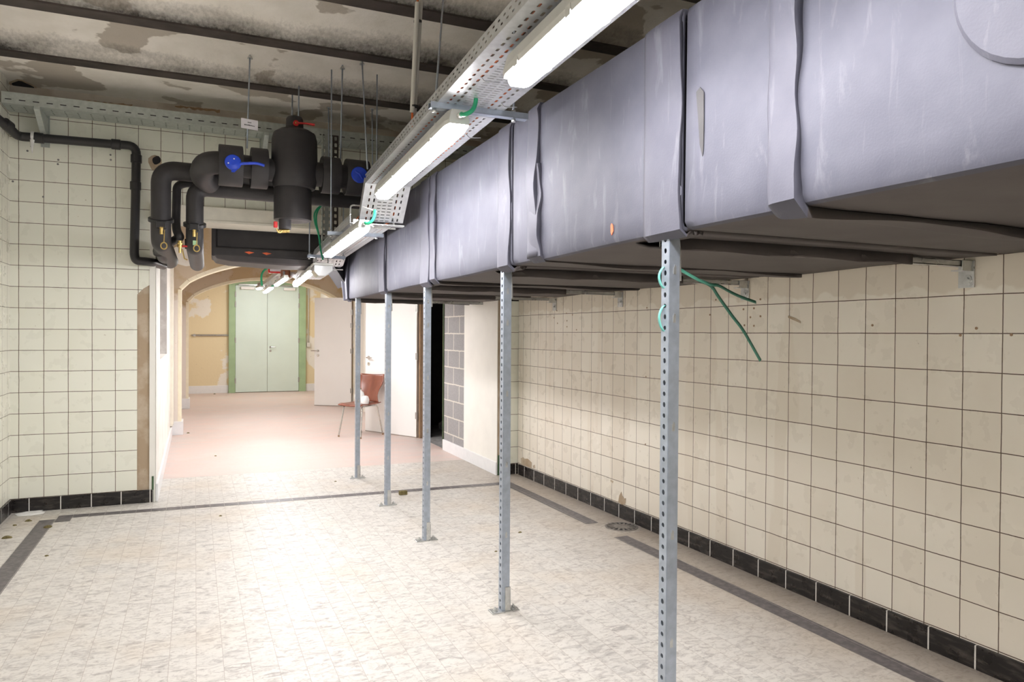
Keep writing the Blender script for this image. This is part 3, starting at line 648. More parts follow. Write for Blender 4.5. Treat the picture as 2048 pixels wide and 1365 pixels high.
# ------------------------------------------------------------------ cable tray run
PHI = .045; TD = V((math.sin(PHI), math.cos(PHI), 0)); TN = V((math.cos(PHI), -math.sin(PHI), 0)); UP = V((0, 0, 1)); TW = .29; TH = .055
def tray_section(a, bpt, w=TW, h=TH, perf=1, pitch=.05):
    a, bpt = V(a), V(bpt); L = (bpt-a).length; d = (bpt-a).normalized(); nrm = TN.cross(d); nrm = nrm if nrm.z > 0 else -nrm
    m = MB(); n = max(1, int(L/pitch)); p = L/n
    rows = [(0, .03, None), (.03, .022, (.26, .22)), (.052, .006, None), (.058, .03, (.30, .17)), (.088, .004, None), (.092, .035, 't'), (.127, .036, 't'), (.163, .035, 't'), (.198, .004, None), (.202, .03, (.30, .17)), (.232, .006, None), (.238, .022, (.26, .22)), (.26, .03, None)]
    for v0, dv, kind in rows:
        v0 *= w/.29; dv *= w/.29
        if kind is None or not perf: m.quad(a+TN*v0, a+TN*v0+d*L, a+TN*(v0+dv)+d*L, a+TN*(v0+dv)); continue
        for k in range(n):
            if kind == 't':
                for j in range(2): m.perf(a+TN*v0+d*(p*(k+j*.5)), d*(p*.5), TN*dv, (.11, .38))
            else: m.perf(a+TN*v0+d*p*k, d*p, TN*dv, kind)
    for sgn, o in ((0, a), (1, a+TN*w)):
        m.quad(o, o+d*L, o+d*L+nrm*.010, o+nrm*.010); m.quad(o+nrm*.048, o+nrm*.048+d*L, o+d*L+nrm*h, o+nrm*h); m.quad(o+nrm*h, o+nrm*h+d*L, o+d*L+nrm*h+TN*(.008 if not sgn else -.008), o+nrm*h+TN*(.008 if not sgn else -.008))
        for z0, sh in ((.010, 0), (.029, .5)):
            if not perf: m.quad(o+nrm*z0, o+nrm*z0+d*L, o+nrm*(z0+.019)+d*L, o+nrm*(z0+.019)); continue
            for k in range(n):
                m.perf(o+nrm*z0+d*p*(k+sh*(1 if k < n-1 else 0)), d*p, nrm*.019, (.20, .19)) if not (sh and k == n-1) else None
            if sh: m.quad(o+nrm*z0, o+nrm*z0+d*p*.5, o+nrm*(z0+.019)+d*p*.5, o+nrm*(z0+.019))
    return m
Z1, Z2, Z3, Z4 = 2.36, 2.135, 2.065, 2.19
def T(y, z, v=0.): return V((.862+PHI*(y-1.93), y, z))+TN*v
tray = thing('cable_tray', T(4.6, Z2), 'long perforated galvanised cable tray carrying the row of tube lamps', 'cable tray')
tray_section(T(-.9, Z1), T(4.55, Z1)).build('tray_section', 'tray', tray, solid=.0014)
tray_section(T(4.55, Z1), T(4.78, Z2+.02)).build('sloped_section', 'tray', tray, solid=.0014)
A2 = T(4.74, Z2)-TN*.065
tray_section(A2, A2+TD*2.22).build('tray_section', 'tray', tray, solid=.0014)
E2 = A2+TD*2.22
A3 = V((E2.x, E2.y+.14, Z3))
tray_section(E2, A3).build('sloped_section', 'tray', tray, solid=.0014)
tray_section(A3, A3+TD*2.0, perf=1, pitch=.08).build('tray_section', 'tray', tray, solid=.0014)
A4 = AZ(563, 543, Z4); A4e = AZ(515.5, 578, Z4)
E3 = A3+TD*2.0
tray_section(A4, A4e, w=.26, pitch=.10).build('tray_section', 'tray', tray, solid=.0014)
tray_section(E3, A4, w=.27, perf=0).build('sloped_section', 'tray', tray, solid=.0014)
# joint plates, wire bracket frames (parts of the tray)
m = MB(); q = T(4.78, Z2+.02); m.obox(q-TN*.004-TD*.004, TN*(TW+.008), TD*.022, UP*.020); m.build('splice_plate', 'core', tray, bevel=.002)
m = MB(); m.obox(q-TN*.012-UP*.022, TN*(TW+.024), TD*.05, UP*.012); m.build('splice_plate', 'zinc', tray, bevel=.003)
for y, zb, zt_, dx in ((4.80, Z2, Z2+.12, -.055), (7.25, Z3-.01, Z3+.12, -.06)):
    m = MB(); a = T(y, zb, dx)-UP*.015; m.tube(bend([a+TN*.30, a, a+UP*(zt_-zb+.02), a+UP*(zt_-zb+.02)+TN*.09], .025, 5), .006, 8); m.build('wire_frame', 'zinc', tray)
# tie wires on the tray bottom
for k, (y, v) in enumerate(((2.05, .06), (2.5, .07), (3.02, .05), (3.3, .07), (3.75, .05), (2.75, .24), (3.25, .25), (4.3, .08))):
    a = T(y, Z1-.003, v); m = MB(); m.tube(smooth_path([a-TD*.02, a-UP*.008+TN*.02, a+TN*.05-UP*.006, a+TN*.08+TD*.01], 2), .0022, 6); m.build('tie_wire', 'zinc', tray)
m = MB(); a = T(4.63, 2.25, .0); m.tube([a-UP*.02+TD*.02, a-UP*.05+TN*.09], .004, 6); m.build('tie_wire', 'white', tray); m = MB(); m.tube([a-UP*.10+TD*.06, a-UP*.14+TN*.08+TD*.06], .004, 6); m.build('tie_wire', 'white', tray)
for i, v in enumerate((.03, .065, .245)):
    m = MB(); pts = [T(-.8+k*.45, Z1+.012, v+.012*math.sin(k*1.9+i)) for k in range(12)]+[T(4.57, 2.405, v), T(4.67, 2.325, v), T(4.80, 2.225, v), T(4.93, Z2+.03, v-.03)]+[T(5.1+k*.45, Z2+.014, v-.062+.01*math.sin(k+i)) for k in range(4)]
    tag(m and MB().tube(smooth_path(pts, 2), .0105, 8).build('cable', 'orange'), 'orange cable lying in the perforated cable tray, seen through its slots', 'cable', 'orange cables in the tray')
# hangers
def hanger(a, bb, rods, label, ztop=3.36, w=.04, sag=0):
    a, bb = V(a), V(bb); d = (bb-a).normalized(); t = thing('trapeze_hanger', tuple(a), label, 'hanger', 'hangers under the cable tray'); n = d.cross(UP).normalized()
    m = MB(); m.obox(a-n*w/2-UP*.022, bb-a, n*w, UP*.003); m.obox(a-n*w/2-UP*.022, bb-a, n*.003, UP*.022); m.obox(a+n*(w/2-.003)-UP*.022, bb-a, n*.003, UP*.022); m.obox(a-n*w/2, bb-a, n*.012, UP*.003); m.obox(a+n*(w/2-.012), bb-a, n*.012, UP*.003); m.build('channel', 'galv', t)
    for (f, top) in rods:
        p = a+(bb-a)*f; r = MB().tube([p-UP*.035, V(top)], .005, 8).build('threaded_rod', 'galv', t)
        MB().cyl(p-UP*.036, p-UP*.024, .010, 6).sub('nut', 'zinc', r, t); MB().cyl(p+UP*.004, p+UP*.014, .010, 6).sub('nut', 'zinc', r, t)
    return t
h0, h1 = AZ(859, 206, Z1-.002), AZ(1053, 231, Z1-.002)
tp = AZ(887, -8, 3.39); hanger(h0, h1, ((.05, tp), (.86, h0+(h1-h0)*.86+UP*1.02)), 'galvanised trapeze hanger under the tray beside the nearest lamp')
h0, h1 = AZ(655, 464, Z2-.002), AZ(767, 469, Z2-.002); hanger(h0, h1, ((.06, h0+(h1-h0)*.06+UP*1.15), (.87, h0+(h1-h0)*.87+UP*1.15)), 'galvanised trapeze hanger crossing above the third lamp')
h0, h1 = AZ(615, 510, Z2-.03), AZ(690, 514, Z2-.03); hanger(h0, h1, ((.05, h0+(h1-h0)*.05+UP*.8), (.95, h0+(h1-h0)*.95+UP*.8)), 'galvanised trapeze hanger at the far end of the third lamp')
m = MB(); q = T(3.13, 2.75, -.012); cpl = None
# ------------------------------------------------------------------ lamps
def lamp(a, e, w, label, gland=True, clear=False):
    """tube batten: a,e = bottom centre line of the diffuser, near and far end"""
    a, e = V(a), V(e); d = (e-a).normalized(); n = d.cross(UP).normalized(); t = thing('tube_lamp', tuple((a+e)/2), label, 'lamp', 'tube lamps under the cable tray'); L = (e-a).length; s = w/.10
    sec = [(-.034, 0), (.034, 0), (.044, .012), (.047, .030), (-.047, .030), (-.044, .012)]
    m = MB(); k = 6
    def ring(u, f): return [a+d*u+n*(x*s*f)+UP*(z*s*(1 if z > .02 else 1)+ (1-f)*.012) for x, z in sec]
    rs = [ring(0, .72), ring(.025*s, .95), ring(.05*s, 1), ring(L-.05*s, 1), ring(L-.025*s, .95), ring(L, .72)]; N = len(sec)
    m.add([q for r in rs for q in r], [(i*N+j, i*N+(j+1) % N, (i+1)*N+(j+1) % N, (i+1)*N+j) for i in range(5) for j in range(N)]+[tuple(range(N))[::-1], tuple(range(5*N, 6*N))], 0)
    m.build('diffuser', 'lamp' if w > .07 else 'lamp_far', t)
    sec2 = [(-.056, .030), (.056, .030), (.060, .048), (.045, .095), (-.045, .095), (-.060, .048)]
    m = MB(); rr = []
    for u, f in ((-.012, .8), (.03, 1), (L-.03, 1), (L+.012, .8)): rr.append([a+d*u+n*(x*s*f)+UP*(z*s) for x, z in sec2])
    m.add([q for r in rr for q in r], [(i*N+j, i*N+(j+1) % N, (i+1)*N+(j+1) % N, (i+1)*N+j) for i in range(3) for j in range(N)]+[tuple(range(N))[::-1], tuple(range(3*N, 4*N))]); hs = m.build('housing', 'housing', t)
    for f in (.18, .82):
        m = MB(); m.obox(a+d*L*f-n*.02*s+UP*.094*s, n*.04*s, d*.03, UP*(max(.012, (.118-.094*s)))); m.build('mounting_clip', 'zinc', t)
    for f in ((.15, .4, .65, .9) if L > .9 else ()):
        for sg in (-1, 1):
            m = MB(); m.obox(a+d*L*f+n*sg*.055*s+UP*.020*s, d*.03, n*sg*.006, UP*.03); m.sub('diffuser_clip', 'housing', hs, t)
    if gland:
        g = a-d*.012+UP*.066*s; far = gland == 'far'
        if far: g = e+d*.012+UP*.066*s
        dd = d if far else -d
        gl = MB().tube([g, g+dd*.03], .012, 10).build('cable_gland', 'housing', t)
        m = MB(); m.tube(smooth_path([g+dd*.03, g+dd*.055-UP*.012, g+dd*.075+n*.03, g+dd*.06+n*.05+UP*.04, g+dd*.06+n*.05+UP*.075], 2), .009, 8); m.build('lamp_cable', 'cablegreen', t)
    return t
lz1, lz2 = Z1-.118, Z2-.112
def mid(p, q): return ((p[0]+q[0])/2, (p[1]+q[1])/2)
f1 = AZ(1034, 176, lz1); lamp(f1-TD*1.52, f1, .098, 'lit tube lamp nearest the camera, cut off by the top of the photo', 'far')
n2 = AZ(917, 263, lz1); f2 = AZ(764, 400, lz1); lamp(n2, f2, .090, 'lit tube lamp beyond the trapeze hanger, above the sloped tray step')
n3 = AZ(728, 464, lz2); f3 = AZ(655.5, 516, lz2); lamp(n3, f3, .074, 'lit tube lamp just below the sloped tray step, third from the camera')
z4 = Z3-.09
n4 = AZ(625, 546, z4); f4 = AZ(591, 574, z4); lamp(n4, f4, .066, 'lit tube lamp beyond the clear hexagonal housing, fourth from the camera', False)
n5 = AZ(572, 560, z4+.05); f5 = AZ(552, 573, z4+.05); lamp(n5, f5, .058, 'short lit tube lamp seen in front of the green double door, nearer of two', False)
z6 = Z4-.10
n6 = AZ(543, 578, z6-.05); f6 = AZ(530, 587, z6-.05); lamp(n6, f6, .066, 'small lit tube lamp low in front of the green double door, the lowest one', True)
n7 = AZ(522, 578, Z4-.05); f7 = AZ(516, 580, Z4-.05); lamp(n7, f7, .07, 'tiny lit lamp end under the farthest tip of the cable tray', False)
lamp((1.45, 15.2, 2.62), (1.45, 17.0, 2.62), .09, 'added unseen lit tube lamp on the ceiling of the last corridor bay, behind the far arch', False)  # unseen lamp added to brighten the far corridor
lamp(f1-TD*3.6, f1-TD*2.05, .115, 'added unseen lit tube lamp behind the camera, next in the row', False)  # unseen lamp added to the row to light the near room
# clear hexagonal housing between third and fourth lamp
c = AZ(647, 537, 1.965); tt = thing('bulkhead_light', tuple(c), 'unlit hexagonal clear plastic light housing below the second tray step', 'lamp')
m = MB(); hx = [(-.09, -.03), (-.05, -.075), (.02, -.075), (.09, -.02), (.09, .03), (-.09, .03)]
m.prism([c+TN*x*.88+UP*z*.88 for x, z in hx], TD*.24); m.build('clear_cover', 'clear', tt, bevel=.006)
m = MB(); m.obox(c-TN*.085+UP*.0265, TN*.17, TD*.25, UP*.02); m.build('back_plate', 'housing', tt, bevel=.004)
for v_ in (-.05, .05): MB().tube([c+TN*v_+TD*.12+UP*.04, c+TN*v_+TD*.12+UP*(Z3-c.z+.004)], .006, 8).build('stem', 'zinc', tt)
# ------------------------------------------------------------------ conduits and rods from the vaults
def rod(x0, y0, x1, y1, Y1, label, ztop=3.385, r=.0055, name='threaded_rod', mat='galv'):
    a = AZ(x0, y0, ztop); e = AY(x1, y1, Y1); t = thing(name, tuple(e), label, 'rod', 'threaded rods hanging from the vaults'); a = V((a.x, a.y, ztop+.02))
    MB().tube([e, a], r, 8).build('rod', mat, t); MB().lathe([(.02, 0), (.016, .006), (.008, .02)], a-UP*.028, n=14).build('ceiling_socket', 'zinc', t); return t
PY = 5.45
rod(500, 115, 494, 297, PY, 'threaded rod holding the white paper tag above the blue lever', 3.40)
rod(598, 168, 597, 236, PY+.25, 'threaded rod above the separator vessel, right of a pair', 3.35)
rod(585, 184, 584, 236, PY+.45, 'threaded rod above the separator vessel, left of a pair', 3.34)
rod(685, 136, 681, 318, PY, 'threaded rod between the two right-hand pipe collars', 3.40)
rod(724, 127, 735, 338, PY-.6, 'leaning threaded rod running down to the blue valve wheel', 3.41)
rod(657, 214, 658, 322, 6.3, 'short threaded rod in front of the vertical cable riser', 3.33)
rod(744, 216, 745, 330, 6.3, 'short threaded rod beside the edge of the big cable tray', 3.33)
pb = AZ(825, 250, Z1+.05)
for k, (x0, x1, r, lab, orange) in enumerate(((835, 824.5, .0125, 'white plastic conduit with orange cable ends dropping from the ceiling to the tray', True), (843, 830, .008, 'thin grey conduit strapped behind the white one, left of two', False), (840, 827.5, .007, 'thin grey conduit strapped behind the white one, right of two', False))):
    Yc = 3.55+.02*(k > 0); a = AY(x1, 226, Yc); c_ = AY(x0, 5, Yc-.02); dr_ = (c_-a).normalized(); up = c_+dr_*((3.425-c_.z)/dr_.z)
    t = thing('conduit', tuple(a), lab, 'conduit', 'conduits beside the tray')
    MB().tube([a, c_ if orange else up], r, 12).build('tube', 'pvc', t)
    if orange:
        MB().tube([a-UP*.10, a+UP*.01], .006, 8).build('cable_end', 'orange', t); MB().tube([c_-UP*.01, up], .006, 8).build('cable_end', 'orange', t)
        for y in (43, 213): q = AY(829 if y > 100 else 835.5, y, Yc); MB().tube([q-UP*.004, q+UP*.004], .021, 14).build('cable_tie', 'blacktie', t)
# ------------------------------------------------------------------ wall cable tray at the top of the back wall
wt = thing('wall_tray', (.2, 6.45, 3.09), 'dull perforated cable tray running high along the back wall', 'cable tray')
wz, wy0, wy1, wx0, wx1 = 3.085, 6.36, 6.60, LX+.01, 2.6
m = MB(); n = int((wx1-wx0)/.085); p = (wx1-wx0)/n
m.quad((wx0, wy0, wz), (wx1, wy0, wz), (wx1, wy0, wz+.022), (wx0, wy0, wz+.022)); m.quad((wx0, wy0, wz+.04), (wx1, wy0, wz+.04), (wx1, wy0, wz+.085), (wx0, wy0, wz+.085)); m.quad((wx0, wy1, wz), (wx1, wy1, wz), (wx1, wy1, wz+.06), (wx0, wy1, wz+.06))
for k in range(n):  # front and base slots backed by dark faces standing in for shade
    x = wx0+k*p; m.perf((x, wy0, wz+.022), (p, 0, 0), (0, 0, .018), (.26, .2), fill=1)
    m.quad((x, wy0, wz), (x+p, wy0, wz), (x+p, wy0+.05, wz), (x, wy0+.05, wz))
    for j in range(4): m.perf((x, wy0+.05+j*.04, wz), (p, 0, 0), (0, .04, 0), (.06, .20), fill=1)
    m.quad((x, wy0+.21, wz), (x+p, wy0+.21, wz), (x+p, wy1, wz), (x, wy1, wz))
m.build('tray_body', ['greyzinc', 'core'], wt)
for x in (AY(82, 240, 6.5).x, AY(530, 290, 6.5).x, 1.75):
    m = MB(); m.prism([(x-.02, wy0-.02, wz-.004), (x-.02, BY-.004, wz-.004), (x-.02, BY-.004, wz-.20), (x-.02, BY-.05, wz-.17), (x-.02, wy0-.02, wz-.03)], (.04, 0, 0)); ar = m.build('support_arm', 'greyzinc', wt, bevel=.003)
    m = MB(); m.box((x-.03, BY-.006, wz-.23), (x+.03, BY-.001, wz+.03)); m.sub('arm_plate', 'greyzinc', ar, wt)
# vertical cable riser between wall tray and lamp tray
vr = thing('cable_riser', (1.1, 6.45, 2.2), 'vertical perforated steel cable riser behind the pipe collars', 'cable tray')
vx = AY(643, 400, 6.35).x; vx1 = AY(665, 400, 6.35).x
m = MB(); n = 18; zt0, zb0 = 3.12, 2.12; p = (zt0-zb0)/n
for k in range(n):
    z = zb0+k*p
    for j in range(2): m.perf((vx+(vx1-vx)*.5*j, 6.36, z), ((vx1-vx)*.5, 0, 0), (0, 0, p), (.15, .28))
    m.perf((vx, 6.30, z), (0, .06, 0), (0, 0, p), (.3, .12))
m.build('riser_face', 'greyzinc', vr, solid=.0014)
m = MB(); [m.perf((vx1, 6.35, zb0+k*p), (.05, 0, 0), (0, 0, p), (.22, .30)) for k in range(n)]; m.build('riser_rail', 'beam', vr, solid=.003)
for k, dx in enumerate((0, .02)):
    q = AY(634-9*k, 420, 6.3); pts = [AY(645, 408, 6.28), AY(633-5*k, 424, 6.28), AY(632-3*k, 445, 6.28), AY(638, 470, 6.28), AY(641, 500, 6.28), AY(646, 520, 6.28)]
    tag(MB().tube(smooth_path(pts, 2), .007, 8).build('cable', 'cablegreen'), ['green cable looping down the riser, inner loop', 'green cable looping down the riser, outer loop'][k], 'cable', 'green cables at the riser')
# ------------------------------------------------------------------ drain pipe on the back wall
dp = thing('drain_pipe', (-.44, 6.6, 2.0), 'black plastic drain pipe bending along the tiled back wall', 'pipe')
PYd = 6.6
pts = [AY(-25, 222, 6.25), AY(16, 254, 6.45), AY(36, 273, PYd), AY(66, 275, PYd), AY(232, 289, PYd), AY(273, 292, PYd), AY(271, 400, PYd), AY(268.5, 510, PYd), AY(272, 522, PYd), AY(302, 524, 6.62), AY(320, 538, 7.2)]
pts[-1] = V((-.255, 6.95, 1.985))
MB().tube(bend(pts, .07, 6), .034, 16).build('pipe_run', 'plastic', dp)
for x, y, dd in ((78, 276, 'x'), (232, 289, 'x'), (272.5, 318, 'z'), (271, 372, 'z'), (14, 250, 'd')):
    q = AY(x, y, PYd if x > 20 else 6.44); dv = {'x': V((1, 0, 0)), 'z': UP, 'd': (pts[1]-pts[0]).normalized()}[dd]
    MB().lathe([(.036, -.034), (.041, -.03), (.041, .03), (.036, .034)], q, dv, 20).build('socket', 'plastic', dp)
q = AY(66, 274, PYd); m = MB(); m.lathe([(.030, -.012), (.041, -.01), (.042, .01), (.030, .014)], q, (1, 0, 0), 16); m.tube([q+V((0, -.03, -.03)), q+V((0, -.035, -.07)), q+V((0, -.03, -.13))], [.016, .011, .003], 8); m.build('foam_drip', 'crumb', dp)
# ------------------------------------------------------------------ heating pipes
def elbow_tube(name, pts, r, root, bendr, mat='pipe', n=22): return MB().tube(bend(pts, bendr, 10), r, n).build(name, mat, root)
axA = AY(470, 333, PY)
zA = axA.z
# front header with valves, separator and collars
hd = thing('heating_header', (.7, PY, zA), 'black insulated pipe with blue lever valve and tall separator vessel', 'pipe')
xv = AY(589, 330, PY).x; rA = .080
pL = AY(408, 326, PY)
elbow_tube('header_pipe', [(xv, PY, zA-.012), (pL.x+.01, PY, zA+.02), (pL.x-.02, PY+.24, zA-.04), (pL.x+.04, PY+.40, zA-.055)], rA, hd, .16)
for x0, x1, nm in ((437, 485, 'valve_collar'), (501, 535, 'flange_collar'), (642, 678, 'flange_collar'), (690, 735, 'valve_collar')):
    a, e = AY(x0, 333, PY).x, AY(x1, 333, PY).x
    zc = zA if x1 < 600 else AY(665, 352, PY).z; rr = .142 if x1 < 600 else .134
    m = MB(); L = e-a; m.lathe([(.09, .004), (rr-.012, .002), (rr-.003, 0), (rr, .004), (rr, L-.004), (rr-.003, L), (rr-.012, L-.002), (.09, L-.004)], (a, PY, zc), (1, 0, 0), 28); o = m.build(nm, 'pipe', hd)
zR = AY(665, 352, PY).z
MB().tube([(xv, PY, zR), (AY(740, 355, PY).x, PY, zR)], .088, 22).build('header_pipe', 'pipe', hd)
# vessel
zt = AY(590, 262, PY).z; zm = AY(590, 378, PY).z; zb = AY(590, 443, PY).z; zn = AY(590, 240, PY).z
rv = (AY(635, 330, PY).x-AY(543, 330, PY).x)/2*.985; rl = (AY(624, 420, PY).x-AY(547.5, 420, PY).x)/2*.985
m = MB(); m.lathe([(rl-.01, zm-.008), (rl+.012, zm), (rv, zm+.05), (rv+.004, zm+.12), (rv, zt-.07), (rv-.012, zt-.025), (rv-.05, zt), (.075, zt+.012), (.062, zt+.02), (.060, zn), (.05, zn+.018), (.02, zn+.02)], (xv, PY, 0), n=40); ves = m.build('separator_vessel', 'pipe', hd)
xl = AY(585.5, 415, PY).x
m = MB(); m.lathe([(rl-.02, zb-.002), (rl, zb+.006), (rl, zm-.006), (rl-.004, zm)], (xl, PY, 0), n=40); low = m.build('lower_vessel', 'pipe', hd)
m = MB(); q = AY(570, 452, PY-.05); m.lathe([(.040, -.026), (.043, -.021), (.043, .0), (.043, .06)], q, n=20); nub = m.build('drain_nozzle', 'pipe', hd, )
m = MB(); q2 = AY(551, 450, PY-.1); m.box((q2.x-.013, q2.y-.01, q2.z-.020), (q2.x+.013, q2.y+.01, q2.z+.024)); m.sub('red_tap', 'red', nub, hd, bevel=.005)
m = MB(); q3 = AY(564, 461, PY-.06); m.tube([q3-V((.03, 0, .008)), q3+V((.05, 0, .0))], .014, 10)
ch = [AY(553, 457, PY-.08), AY(555, 463, PY-.08), AY(560, 466.5, PY-.08), AY(565, 461, PY-.08)]; m.tube(smooth_path(ch, 2), .005, 6); m.sub('brass_cap', 'brass', nub, hd)
q = AY(592, 247, PY-.075); e = AY(629, 251, PY-.09)
m = MB(); m.tube([q+V((0, .03, 0)), q-V((0, .012, 0))], .020, 16); m.tube([q-V((0, .01, 0)), (q+e)/2+V((0, -.012, .004)), e+V((0, -.012, 0))], [.014, .010, .016], 10, sq=.6); lev = m.build('red_lever', 'red', hd)
m = MB(); m.tube([q-V((0, .012, 0)), q-V((0, .018, 0))], .009, 8); m.sub('brass_nut', 'brass', lev, hd)
# blue lever in front of the left collar
q = AY(466, 325, PY-.165); e = AY(529, 329, PY-.19)
m = MB(); m.lathe([(.012, -.10), (.014, -.012), (.050, -.008), (.054, 0), (.050, .010), (.02, .014)], q, (0, -1, 0), 26); m.prism([(q.x-.012, q.y-.002, q.z-.05), (q.x+.03, q.y-.002, q.z-.044), (q.x+.01, q.y-.002, q.z-.068), (q.x-.01, q.y-.002, q.z-.068)], (0, -.012, 0))
m.tube(smooth_path([q+V((.045, -.005, -.006)), q+V((.10, -.02, 0)), e+V((-.05, 0, .004)), e+V((0, 0, -.008))], 2), .0135, 10, sq=.7); bl = m.build('blue_lever', 'blue', hd)
m = MB()
for dx, dz in ((.006, .022), (-.03, -.010)): m.box((q.x+dx-.004, q.y-.016, q.z+dz-.004), (q.x+dx+.004, q.y-.010, q.z+dz+.004))
m.sub('handle_rivet', 'white', bl, hd)
q = AY(719, 350, PY-.16); m = MB(); m.lathe([(.014, -.10), (.016, -.012), (.056, -.010), (.060, 0), (.054, .012), (.02, .016)], q, (0, -1, 0), 26); m.tube([q+V((-.03, -.01, .02)), q+V((-.005, -.03, .0)), q+V((.02, -.012, -.03))], .008, 8); m.build('blue_wheel', 'blue', hd)
# riser pipes at the left of the opening
PB = 5.92
def riser(name, x, ztopx, xr, r, label, zdrop, ring=True, ztilt=0, cat='pipe'):
    t = thing(name, (x, PB, zdrop), label, cat)
    elbow_tube('pipe_run', [(xr, PB, ztopx-.01), (x, PB, ztopx), (x, PB, zdrop), (x+.02, PB+1.4, zdrop-.02)], r, t, r*1.55)
    if ring:
        m = MB(); d = V((.0, .55, -.83)); c = V((x, PB+.005, zdrop+.17)); m.lathe([(r, -.014), (r+.018, -.010), (r+.018, .014), (r, .018)], c+V((0, .0, -.01)), V((0, .35, -.94)), 26); m.build('joint_ring', 'plastic', t)
    return t
zB = AY(430, 349, PB).z; xB = AY(322, 420, PB).x; rB = (AY(342, 420, PB).x-AY(300.5, 420, PB).x)/2
tB = riser('riser_pipe', xB, zB, xv+.15, rB, 'thick black insulated riser pipe, leftmost of the bundle beside the tiled wall', AY(322, 483, PB).z)
xC = AY(389.5, 420, PB).x; rC = (AY(407.5, 420, PB).x-AY(371.5, 420, PB).x)/2; zC_ = AY(440, 379, PB).z
tC = riser('riser_pipe', xC, zC_, 1.45, rC, 'thick black insulated riser pipe with a green sticker, right of the bundle', AY(390, 492, PB).z)
for t, x, y, ye in ((tB, 323, 450, 487), (tC, 388.5, 455, 492)):
    rr = rB if t is tB else rC
    q = AY(x, y, PB-rr-.012); m = MB(); m.box((q.x-.034, q.y-.02, q.z-.025), (q.x+.034, q.y+.03, q.z+.028)); cf_ = m.build('valve_cuff', 'plastic', t, bevel=.008)
    q2 = AY(x, y+13, PB-rr-.025); m = MB(); m.tube([q2+UP*.022, q2-UP*.022], .012, 10); m.tube([q2+UP*.022, q2+UP*.03], .016, 6)
    c0 = q2+V((.02, -.005, .01)); c1 = V((c0.x-.004, c0.y, AY(x, ye, PB-rr).z)); m.tube([c0, c1], .0035, 6)
    m.tube(arc(c1-UP*.02, (.02, 0, 0), (0, 0, .024), 0, 6.28, 16), .0045, 6, caps=False); m.sub('brass_drain_cock', 'brass', cf_, t)
q = AY(391, 486, PB-rC); MB().box((q.x-.018, q.y-.006, q.z-.016), (q.x+.014, q.y+.02, q.z+.016)).build('green_sticker', 'sticker', tC)
# thin pipes
tp_ = thing('thin_pipe', AY(353, 420, 6.1), 'thin black insulated pipe running between the two thick risers', 'pipe')
elbow_tube('pipe_run', [AY(470, 374, 6.05), AY(372, 366, 6.05), AY(354, 372, 6.05), AY(352, 440, 6.05), AY(353, 462, 6.0), AY(361, 475, 5.95), AY(355, 477, 6.05), AY(322, 497, 6.15), AY(313, 503, 6.3), V((-.262, 6.5, 2.06)), V((-.262, 7.1, 2.03))], .031, tp_, .06)
q = AY(360, 482, 5.93); m = MB(); m.tube([q, q-UP*.05], .017, 10); m.tube([q-UP*.018, q-UP*.028], .022, 8); m.tube([q-UP*.05, q-UP*.09], .010, 8); m.tube([q+V((.015, 0, -.06)), q+V((.03, 0, -.13)), q+V((.05, -.01, -.14))], .005, 6); v_ = m.build('brass_valve', 'brass', tp_)
m = MB(); m.box((q.x+.014, q.y-.01, q.z-.046), (q.x+.05, q.y+.005, q.z-.032)); m.sub('red_tap', 'red', v_, tp_, bevel=.003)
MB().tube([AY(371, 478, 5.95), AY(371.5, 498, 5.95)], .006, 8).build('probe', 'plastic', tp_)
tq = thing('thin_pipe', AY(326, 510, 6.5), 'short black insulated pipe below the riser, close to the wall corner', 'pipe')
MB().tube(smooth_path([AY(316, 500, 6.25), AY(322, 510, 6.35), AY(325, 518, 6.5), V((-.245, 6.75, 2.03)), V((-.24, 7.1, 2.03))], 2), .036, 14).build('pipe_run', 'pipe', tq)
MB().lathe([(.036, -.015), (.043, -.012), (.043, .012), (.036, .015)], AY(318, 505, 6.3), (.1, .6, -.8), 18).build('socket', 'plastic', tq)
# paper tag with two lines of print
q = AY(499, 248, PY-.03); pt = thing('paper_tag', tuple(q), 'white paper tag with two printed lines hung on a rod', 'tag'); R_ = .056
m = MB(); m.obox(q+V((-R_, 0, -.033)), (2*R_, .0, -.008), (0, .002, 0), (0, .0, .070)); m.build('card', 'paper', pt)
m = MB()
for row, (w0, w1) in enumerate(((-.012, .012), (-.034, .036))):
    x = w0
    while x < w1:
        w = random.uniform(.003, .006); z = .016-.020*row-.004*(x+R_)/R_; m.obox(q+V((x, -.0012, z-.006)), (w, 0, 0), (0, .0008, 0), (0, 0, random.uniform(.005, .008))); x += w+.0025
m.build('print', 'ink', pt)
